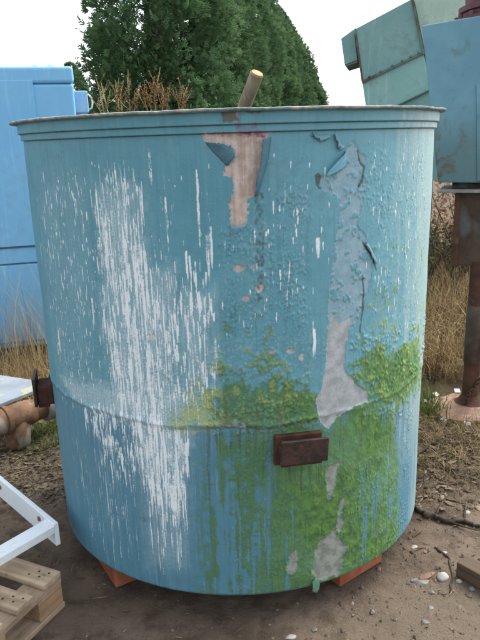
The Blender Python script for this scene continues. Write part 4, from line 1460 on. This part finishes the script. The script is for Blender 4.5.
# base plate with bent tabs
bc_ = at_z(466, 407, .03)
rr = random.Random(5)
vs_, fs_ = [], []
nb_ = 56
for k in range(nb_):
    t = 2 * PI * k / nb_
    r = .205 + .012 * math.sin(5 * t + 1) + rr.uniform(-.007, .007)
    vs_ += [(bc_.x + r * math.cos(t), bc_.y + r * math.sin(t), .018), (bc_.x + (r - .004) * math.cos(t), bc_.y + (r - .004) * math.sin(t), .031)]
vs_ += [(bc_.x, bc_.y, .018), (bc_.x, bc_.y, .034)]
for k in range(nb_):
    k2 = (k + 1) % nb_
    fs_ += [(2 * k, 2 * k2, 2 * k2 + 1, 2 * k + 1), (2 * k + 1, 2 * k2 + 1, 2 * nb_ + 1), (2 * k2, 2 * k, 2 * nb_)]
mpart(MB().add(vs_, fs_).build('base_plate', EARTHY))
for px_, py_, up_ in ((432.5, 403.5, .01), (439, 397, .012), (456, 391.5, .022), (445.5, 418.5, -.004), (467, 421, -.006), (477.5, 391, .02)):
    g0 = at_z(px_, py_, .025)
    an = math.atan2(g0.y - bc_.y, g0.x - bc_.x)
    Mx = Matrix.Rotation(an, 3, 'Z') @ Matrix.Rotation(-.35 if up_ > 0 else .25, 3, 'Y')
    mpart(MB().box((bc_.x + .222 * math.cos(an), bc_.y + .222 * math.sin(an), .028 + up_ * .6), (.036, .034, .004), Mx).build('tab', TABW, bevel=.001))

# ================================================================== LEFT: RUSTY PIPE AND SLAB
PIPE_M = rusty('cast_pipe_rust', (.12, .065, .038), (.23, .135, .08), (.34, .30, .25), .6, 9)
PIPE_G = rusty('pipe_flange_grey', (.20, .18, .155), (.28, .25, .22), (.2, .11, .07), .3, 9)
zax = .165
e0, e1 = at_z(-70, 447, zax), at_z(50, 404.5, zax)
dv = (e1 - e0).normalized()
pipe = empty('cast_pipe', (e1.x, e1.y, 0), 0, 'rusty cast pipe with a branch pointing down, under the grey slab', 'pipe')
ppart = lambda o: part(o, pipe)
ppart(MB().tube([e0, e0 + dv * .2, e1 - dv * .17, e1 - dv * .11], [.072, .072, .072, .066], 36).build('barrel', PIPE_M, smooth=True))
b0 = at_z(20, 418, zax)
b0 = e0 + dv * (b0 - e0).dot(dv)
ppart(MB().tube([b0, b0 + Vector((0, -.012, -.10)), b0 + Vector((0, -.016, -.145)), b0 + Vector((0, -.018, -.172))], [.070, .066, .062, .048], 32).build('branch', PIPE_M, smooth=True))
ppart(MB().tube([e1 - dv * .112, e1 - dv * .045], .061, 32).build('neck', PIPE_M, smooth=False))
ppart(MB().tube([e1 - dv * .044, e1 - dv * .002], .083, 36).build('end_flange', PIPE_G, bevel=.004))
ppart(MB().tube([e1 - dv * .28, e1 - dv * .255], .080, 36).build('joint_ring', PIPE_M, bevel=.004))


def slab_mat():
    g = G('slab_grey')
    v = g.coord('Object')
    n1, n2, n3 = g.noise(v, 5, 5, .6), g.noise(v, 60, 5, .65), g.noise(v, 7.5, 5, .6, .6)
    c = g.mix(g.step(n1, .35, .65), (.21, .245, .29), (.27, .31, .355))
    c = g.mix(g.step(n3, .57, .62), c, g.mix(n2, (.30, .31, .20), (.46, .46, .33)))
    c = g.mix(g.math('MULTIPLY', g.step(n2, .64, .7), .7), c, (.16, .13, .10))
    return g.out(c, .7, .3, g.bump(n2, .4, .003))


zsl = .262
sp = [at_z(x, y, zsl) for x, y in ((-45, 368), (31, 379.5), (33, 391), (-52, 424))]
so = MB().prism(sp, Vector((0, 0, -.020))).build('slab', None, bevel=.003)
so.data.materials.append(slab_mat())
sc_ = sum((Vector(p) for p in sp), Vector()) / 4
so.data.transform(Matrix.Translation(-Vector((sc_.x, sc_.y, zsl - .02))))
so.location = (sc_.x, sc_.y, zsl - .02)
tag(so, 'pale grey slab with mossy patches lying on the rusty pipe', 'slab')

# ================================================================== LEFT: PALLET AND WHITE FRAME
PAL1 = wood('pallet_pine', (.33, .24, .155), (.50, .385, .27), .55, 0, .7)
PAL2 = wood('pallet_pine_grey', (.29, .21, .145), (.42, .32, .225), .45, 1, .7)
PALB = wood('pallet_block', (.30, .185, .10), (.42, .28, .165), .35, 1, .5)
NAIL = rusty('nail_hole', (.035, .02, .014), (.07, .035, .02), (.08, .06, .05), .2, 60)
zp_ = .144
P0 = at_z(60.5, 571, zp_)
P1 = at_z(19, 558, zp_)
ea = (P1 - P0).normalized()
eb = Vector((ea.y, -ea.x, 0)) * (1 if (at_z(0, 625, zp_) - P0).dot(Vector((ea.y, -ea.x, 0))) > 0 else -1)
ang = math.atan2(-ea.y, -ea.x)
pal = empty('pallet', (P0.x, P0.y, 0), math.atan2(ea.y, ea.x), 'weathered pine pallet on the ground at the lower left under the white frame', 'pallet')
sg = 1 if Vector((-ea.y, ea.x, 0)).dot(eb) > 0 else -1
LB = 1.0
yb = 0.0
# deck boards run along local x
for i, (wd, gap) in enumerate(((.083, .052), (.076, .055), (.095, .055), (.08, .055), (.09, .0))):
    bo = MB().box((LB / 2, sg * (yb + wd / 2), .133), (LB, wd, .022)).build('deck_board', PAL1, pal, bevel=.003)
    for nx_, ny_ in ((.022, .3), (.045, .62), (.062, .36), (.082, .66), (LB - .03, .4)):
        nm_ = MB().lathe([(.001, .1446), (.0042, .1446), (.0042, .142)], 8, Matrix.Translation((nx_ + random.uniform(-.008, .008), sg * (yb + wd * ny_), 0)))
        nm_.build('nail', NAIL, bo, fix=True)
    yb += wd + gap
WB = yb
for x in (.048, LB / 2, LB - .048):
    MB().box((x, sg * WB / 2, .1105), (.096, WB, .0215)).build('cross_board', PAL2, pal, bevel=.003)
    for y in (.058, WB / 2, WB - .058):
        MB().box((x, sg * y, .0605), (.094, .115, .078)).build('block', PALB, pal, bevel=.004)
    MB().box((x, sg * WB / 2, .0105), (.10, WB + .004, .021)).build('bottom_board', PAL2, pal, bevel=.003)

WHT = painted('frame_white_paint', (.68, .76, .80), (.76, .82, .85), .02, 5, streak=.2, rough=.4, grime=(.45, .45, .42), grime_amt=.25)
ORNG = rusty('nail_orange', (.25, .10, .04), (.35, .15, .06), (.2, .1, .06), .2, 60)
zf = .236
cA = at_z(58.3, 522.5, zf)
fA = at_z(0, 475, zf)
dA = (fA - cA).normalized()
nA = Vector((-dA.y, dA.x, 0))
if nA.y > 0:
    nA = -nA
fr = empty('white_frame', (cA.x, cA.y, zf - .09), 0, 'white painted frame corner resting on the pallet at the left edge', 'frame')
fpart = lambda o: part(o, fr)
lenA = 1.0
ra = [cA, cA + dA * lenA, cA + dA * lenA + nA * .018, cA + nA * .018]
fpart(MB().prism(ra, Vector((0, 0, -.090))).build('long_side', WHT, bevel=.002))
zB2 = zf - .006
b1, b2 = at_z(45, 519.5, zB2), at_z(53, 527, zB2)
q1, q2 = at_z(0, 545, zB2), at_z(0, 558, zB2)
dB = ((q1 - b1).normalized() + (q2 - b2).normalized()).normalized()
wB = (b2 - b1) - dB * (b2 - b1).dot(dB)
st_ = b1 + (b2 - b1) * .0
lenB = .75
st_ = b1 - dB * .0
r1 = [st_, st_ + dB * lenB, st_ + dB * lenB + wB, st_ + wB - dB * .0]
# butt end follows the long side's inner face
def on_face(p, d):
    o_ = cA + nA * .0182
    t = (o_ - p).dot(nA) / d.dot(nA)
    return p + d * t
r1[0], r1[3] = on_face(st_, dB), on_face(st_ + wB, dB)
fpart(MB().prism(r1, Vector((0, 0, -.030))).build('short_side', WHT, bevel=.002))
for px_, py_ in ((39.5, 518.5), (0.5, 487)):
    z_ = zf - .035
    g_ = at_pl(px_, py_, cA + nA * .0185, nA)
    fpart(MB().box(g_, (.014, .014, .016), Matrix.Rotation(.5, 3, 'Z')).build('nail_head', ORNG, bevel=.002))

# ================================================================== RIGHT: TIMBER BLOCK AND BRANCHES
TIM = wood('old_timber', (.060, .040, .026), (.125, .088, .058), .5, 0, .6)
tz = .062
t0 = at_z(455.5, 575, 0)
t1 = at_z(480, 589, 0)
tb = at_z(466, 551.5, tz)
tf = at_z(455.5, 559.5, tz)
dx_ = (t1 - t0).normalized()
dy_ = Vector((-dx_.y, dx_.x, 0))
wdt = max(.07, (tb - tf).dot(dy_))
tim = MB().box((.15, wdt / 2, tz / 2), (.30, wdt, tz)).build('timber_block', TIM, bevel=.005)
tim.location = (t0.x, t0.y, gz(t0.x, t0.y) - .002)
tim.rotation_euler = (0, 0, math.atan2(dx_.y, dx_.x))
tag(tim, 'short old timber block lying on the earth at the right edge', 'timber')

DEAD = wood('dead_branch', (.075, .058, .045), (.16, .125, .095), .3, 0, .4)


DARKB = wood('dark_branch', (.028, .020, .014), (.075, .054, .038), .4, 0, .4)


def branch(pts, rads, label, forks=(), name='fallen_branch'):
    P = [at_z(x, y, 0) for x, y in pts]
    ps = []
    for p in P:
        ps.append(Vector((p.x, p.y, gz(p.x, p.y) + rads[0] * .35)))
    fine, fr_ = [], []
    for i in range(len(ps) - 1):
        for s in range(5):
            f = s / 5
            fine.append(ps[i].lerp(ps[i + 1], f) + Vector((random.uniform(-1, 1), random.uniform(-1, 1), random.uniform(0, 1))) * rads[0] * .6)
            fr_.append((rads[0] + (rads[1] - rads[0]) * (i + f) / (len(ps) - 1)) * random.uniform(.75, 1.2))
    fine.append(ps[-1])
    fr_.append(rads[1])
    m = MB().tube(fine, fr_, 8)
    for k, ax_, ay_, ll in forks:
        b = fine[k]
        m.tube([b, b + Vector((ax_, ay_, .03)) * ll * .5, b + Vector((ax_, ay_, .05)) * ll], [fr_[k] * .6, fr_[k] * .45, .0015], 6)
    o = m.build(name, DARKB, smooth=True)
    return tag(o, label, 'branch')


branch([(405, 503), (416, 508), (425, 515), (438, 517), (449, 522), (463, 521), (474, 526), (520, 530)], (.014, .009), 'thick dark fallen branch running right from the edge of the tank', ((8, .6, -.5, .16), (13, .5, .8, .2), (20, .7, -.6, .14), (26, .4, .9, .18)))
branch([(437, 548), (449, 556), (452, 574), (450, 592)], (.0055, .003), 'thin bent twig lying beside the largest whitish stone', (), 'twig')
branch([(400, 470), (430, 452), (470, 449), (510, 440)], (.009, .004), 'thin brown stick in the matted grass below the round base plate', ((7, .3, .8, .2),), 'stick')
branch([(425, 489), (455, 486), (476, 476)], (.006, .003), 'thin stick lying between the thick branch and the matted grass', (), 'stick')

# ================================================================== POST IN THE TANK
POST = wood('post_wood', (.21, .16, .10), (.36, .285, .19), .35, 2, .6)
CUT = wood('post_cut_end', (.30, .20, .08), (.44, .31, .14), .25, 2, .4)
pt_, pr_ = at_y(257, 74, 3.02), at_y(243, 110, 3.10)
dvp = (pt_ - pr_).normalized()
foot = pr_ - dvp * ((pr_.z - ZB - .03) / dvp.z)
post = empty('wooden_post', (foot.x, foot.y, ZB), 0, 'rough wooden post with a pale sawn end sticking up out of the tank', 'post')
m = MB()
rr = random.Random(2)
seg_ = [foot.lerp(pt_, i / 14) for i in range(15)]
m.tube([p + Vector((rr.uniform(-1, 1), rr.uniform(-1, 1), 0)) * .002 for p in seg_], [.029 + rr.uniform(-.0015, .0015) for _ in seg_], 14, True)
part(m.build('shaft', POST, smooth=False), post)
part(MB().tube([pt_ + dvp * .0005, pt_ + dvp * .006], [.0288, .0265], 14).build('sawn_end', CUT), post)

# ================================================================== DRY DOCKS
STEM = wood('dock_stem', (.22, .20, .085), (.42, .37, .19), .2, 2, 1)
SEED = foliage('dock_seeds', (.14, .06, .03), (.27, .115, .05), (.42, .24, .11), .85, .15)


def dock(stems, Y, label, seed):
    """each stem: top pixel, lean in pixels at the rim, share of seed on it"""
    rr = random.Random(seed)
    x0 = at_y(sum(s[2] for s in stems) / len(stems), 112, Y).x
    t = empty('dock_plant', (x0, Y, gz(x0, Y)), 0, label, 'plant', 'dry docks behind the tank')
    Vv, Ff, To = [], [], []
    m = MB()
    for tx, ty, bx, dens in stems:
        top = at_y(tx, ty, Y + rr.uniform(-.05, .05))
        low = at_y(bx, 112, Y)
        g0 = Vector((x0 + rr.uniform(-.03, .03), Y + rr.uniform(-.03, .03), gz(x0, Y)))
        pts = [g0, g0.lerp(low, .5) + Vector((rr.uniform(-.01, .01), 0, 0)), low, low.lerp(top, .5) + Vector((rr.uniform(-.008, .008), 0, 0)), top]
        m.tube(pts, [.0055, .0045, .003, .0021, .001], 6)
        subs = [(low - Vector((0, 0, .12)), top, 1.0)]
        for _ in range(5):
            f = rr.uniform(.0, .75)
            b = low.lerp(top, f)
            e = b + Vector((rr.uniform(-.07, .07), rr.uniform(-.06, .06), rr.uniform(.05, .13)))
            m.tube([b, b.lerp(e, .5) + Vector((0, 0, -.008)), e], [.0016, .0012, .0007], 5)
            subs.append((b, e, .6))
        for a, b, k in subs:
            L_ = (b - a).length
            for _ in range(int(L_ * 420 * dens * k)):
                f = rr.random()
                if math.sin(f * 23 + seed) < -.25:
                    continue
                c = a.lerp(b, f) + Vector((rr.gauss(0, 1), rr.gauss(0, 1), rr.gauss(0, 1))) * (.010 * (1.15 - f))
                s = rr.uniform(.0022, .0058)
                d1 = Vector((rr.gauss(0, 1), rr.gauss(0, 1), rr.gauss(0, 1))).normalized()
                d2 = d1.orthogonal().normalized()
                d3 = d1.cross(d2)
                i0 = len(Vv)
                Vv += [c + d1 * s, c + d2 * s, c - d1 * s, c - d2 * s, c + d3 * s, c - d3 * s]
                Ff += [(i0, i0 + 1, i0 + 4), (i0 + 1, i0 + 2, i0 + 4), (i0 + 2, i0 + 3, i0 + 4), (i0 + 3, i0, i0 + 4), (i0 + 1, i0, i0 + 5), (i0 + 2, i0 + 1, i0 + 5), (i0 + 3, i0 + 2, i0 + 5), (i0, i0 + 3, i0 + 5)]
                To += [rr.random()] * 6
    part(m.build('stem', STEM, smooth=True), t)
    part(np_mesh('seed_head', np.array([tuple(v) for v in Vv]), np.array(Ff), SEED, None, False, {'tone': np.array(To)}), t)
    return t


dock([(95, 73, 104, .12), (101, 82, 108, .2), (90, 96, 101, .1)], 3.62, 'tall pale dock stem with few seeds, leftmost above the rim', 1)
dock([(115, 84, 119, 1.0), (121, 92, 122, .8)], 3.70, 'reddish dock seed head second from the left above the rim', 2)
dock([(127, 77, 130, .35), (136, 95, 134, 1.0)], 3.58, 'dock with a pale bare tip above a low rusty seed head', 3)
dock([(146, 86, 152, 1.0), (155, 84, 156, 1.0), (142, 92, 148, .8)], 3.66, 'broad clump of rusty dock seed heads in the middle of the docks', 4)
dock([(163, 88, 162, 1.1), (168, 96, 167, .9)], 3.60, 'dense rusty dock seed head right of the broad clump', 5)
dock([(187, 87, 181, .4), (179, 95, 180, 1.0), (184, 100, 183, .9)], 3.68, 'rightmost dock with a pale tip leaning right', 6)

# ================================================================== BUSH AND SCRUB BEHIND
DRYL = foliage('dry_scrub_leaf', (.13, .075, .055), (.27, .17, .13), (.46, .33, .27), .8, .2)


def scrub(x, y, rx, ry, z0, z1, n, label, seed):
    """dense dry scrub: stems fanning from the ground and a mass of curled dead leaves"""
    t = empty('dry_scrub', (x, y, gz(x, y)), 0, label, 'shrub')
    rr = random.Random(seed)
    m = MB()
    tips = []
    for _ in range(46):
        b = Vector((x + rr.uniform(-.5, .5) * rx, y + rr.uniform(-.4, .4) * ry, 0))
        e = Vector((x + rr.uniform(-1, 1) * rx, y + rr.uniform(-1, 1) * ry, rr.uniform(z0, z1)))
        mid = b.lerp(e, .5) + Vector((rr.uniform(-.06, .06), rr.uniform(-.06, .06), .05))
        m.tube([b, mid, e], [.012, .008, .003], 6)
        tips += [b.lerp(e, f) + Vector((0, 0, 0)) for f in (.5, .65, .8, .9, 1.0)]
    part(m.build('stems', DEAD, smooth=True), t)
    r = np.random.default_rng(seed)
    T = np.array([tuple(q) for q in tips])
    C = T[r.integers(0, len(T), n)] + r.normal(0, .055, (n, 3))
    C = C[(C[:, 2] > .1) & (C[:, 2] < z1 + .03)]
    k = len(C)
    d1 = r.normal(0, 1, (k, 3))
    d1 /= np.linalg.norm(d1, axis=1, keepdims=True)
    d2 = np.cross(d1, r.normal(0, 1, (k, 3)))
    d2 /= np.linalg.norm(d2, axis=1, keepdims=True)
    sl = r.uniform(.010, .026, k)[:, None]
    Vv = np.stack([C - d1 * sl, C + d2 * sl * .55, C + d1 * sl, C - d2 * sl * .55], 1).reshape(-1, 3)
    part(np_mesh('leaves', Vv, np.arange(k * 4).reshape(-1, 4), DRYL, None, False, {'tone': np.repeat(r.random(k), 4)}), t)
    return t


wz = at_y(436, 178, 6.2).z
scrub(2.05, 6.2, .62, .35, .55, wz, 7500, 'dry pinkish brown scrub behind the half dead bush, under the blue housing', 21)

BUSHL = foliage('bush_leaf', (.02, .032, .014), (.05, .075, .026), (.14, .14, .05), .7, .2)
bx0 = at_y(441, 300, 5.3).x
bush = empty('dead_bush', (bx0, 5.3, gz(bx0, 5.3)), 0, 'half dead bush with twisted stems between the tank and the rusty column', 'bush')
m = MB()
rr = random.Random(9)
ends = []


def grow(p, d, L_, r, lev):
    q = [p]
    for i in range(4):
        d = (d + Vector((rr.uniform(-.3, .3), rr.uniform(-.3, .3), rr.uniform(-.1, .22)))).normalized()
        q.append(q[-1] + d * L_ / 4)
    m.tube(q, [r, r * .9, r * .8, r * .7, r * .55], 7)
    ends.extend(q[2:])
    if lev:
        for _ in range(3):
            grow(q[rr.choice((2, 3, 4))], (d + Vector((rr.uniform(-1, 1), rr.uniform(-1, 1), rr.uniform(-.2, .7)))).normalized(), L_ * .62, r * .5, lev - 1)


for ox_, lx_, r_, h0 in ((-.05, .16, .045, .55), (.12, .05, .03, .5), (.3, -.2, .026, .5), (-.2, -.1, .03, .45), (.5, .1, .028, .5)):
    grow(Vector((bx0 + ox_, 5.3 + rr.uniform(-.1, .2), 0)), Vector((lx_, 0, 1)).normalized(), h0, r_, 3)
part(m.build('stems', DEAD, smooth=True), bush)
r = np.random.default_rng(12)
E_ = np.array([tuple(e) for e in ends])
E_ = E_[E_[:, 2] > .3]
k = r.integers(0, len(E_), 1300)
C_ = E_[k] + r.normal(0, .05, (1300, 3))
C_ = C_[C_[:, 2] < 1.25]
nn = len(C_)
d1 = r.normal(0, 1, (nn, 3))
d1 /= np.linalg.norm(d1, axis=1, keepdims=True)
d2 = np.cross(d1, r.normal(0, 1, (nn, 3)))
d2 /= np.linalg.norm(d2, axis=1, keepdims=True)
s_l = r.uniform(.012, .032, nn)[:, None]
Vb = np.stack([C_ - d1 * s_l, C_ + d2 * s_l * .5, C_ + d1 * s_l, C_ - d2 * s_l * .5], 1).reshape(-1, 3)
part(np_mesh('leaves', Vb, np.arange(nn * 4).reshape(-1, 4), BUSHL, None, False, {'tone': np.repeat(r.random(nn), 4)}), bush)
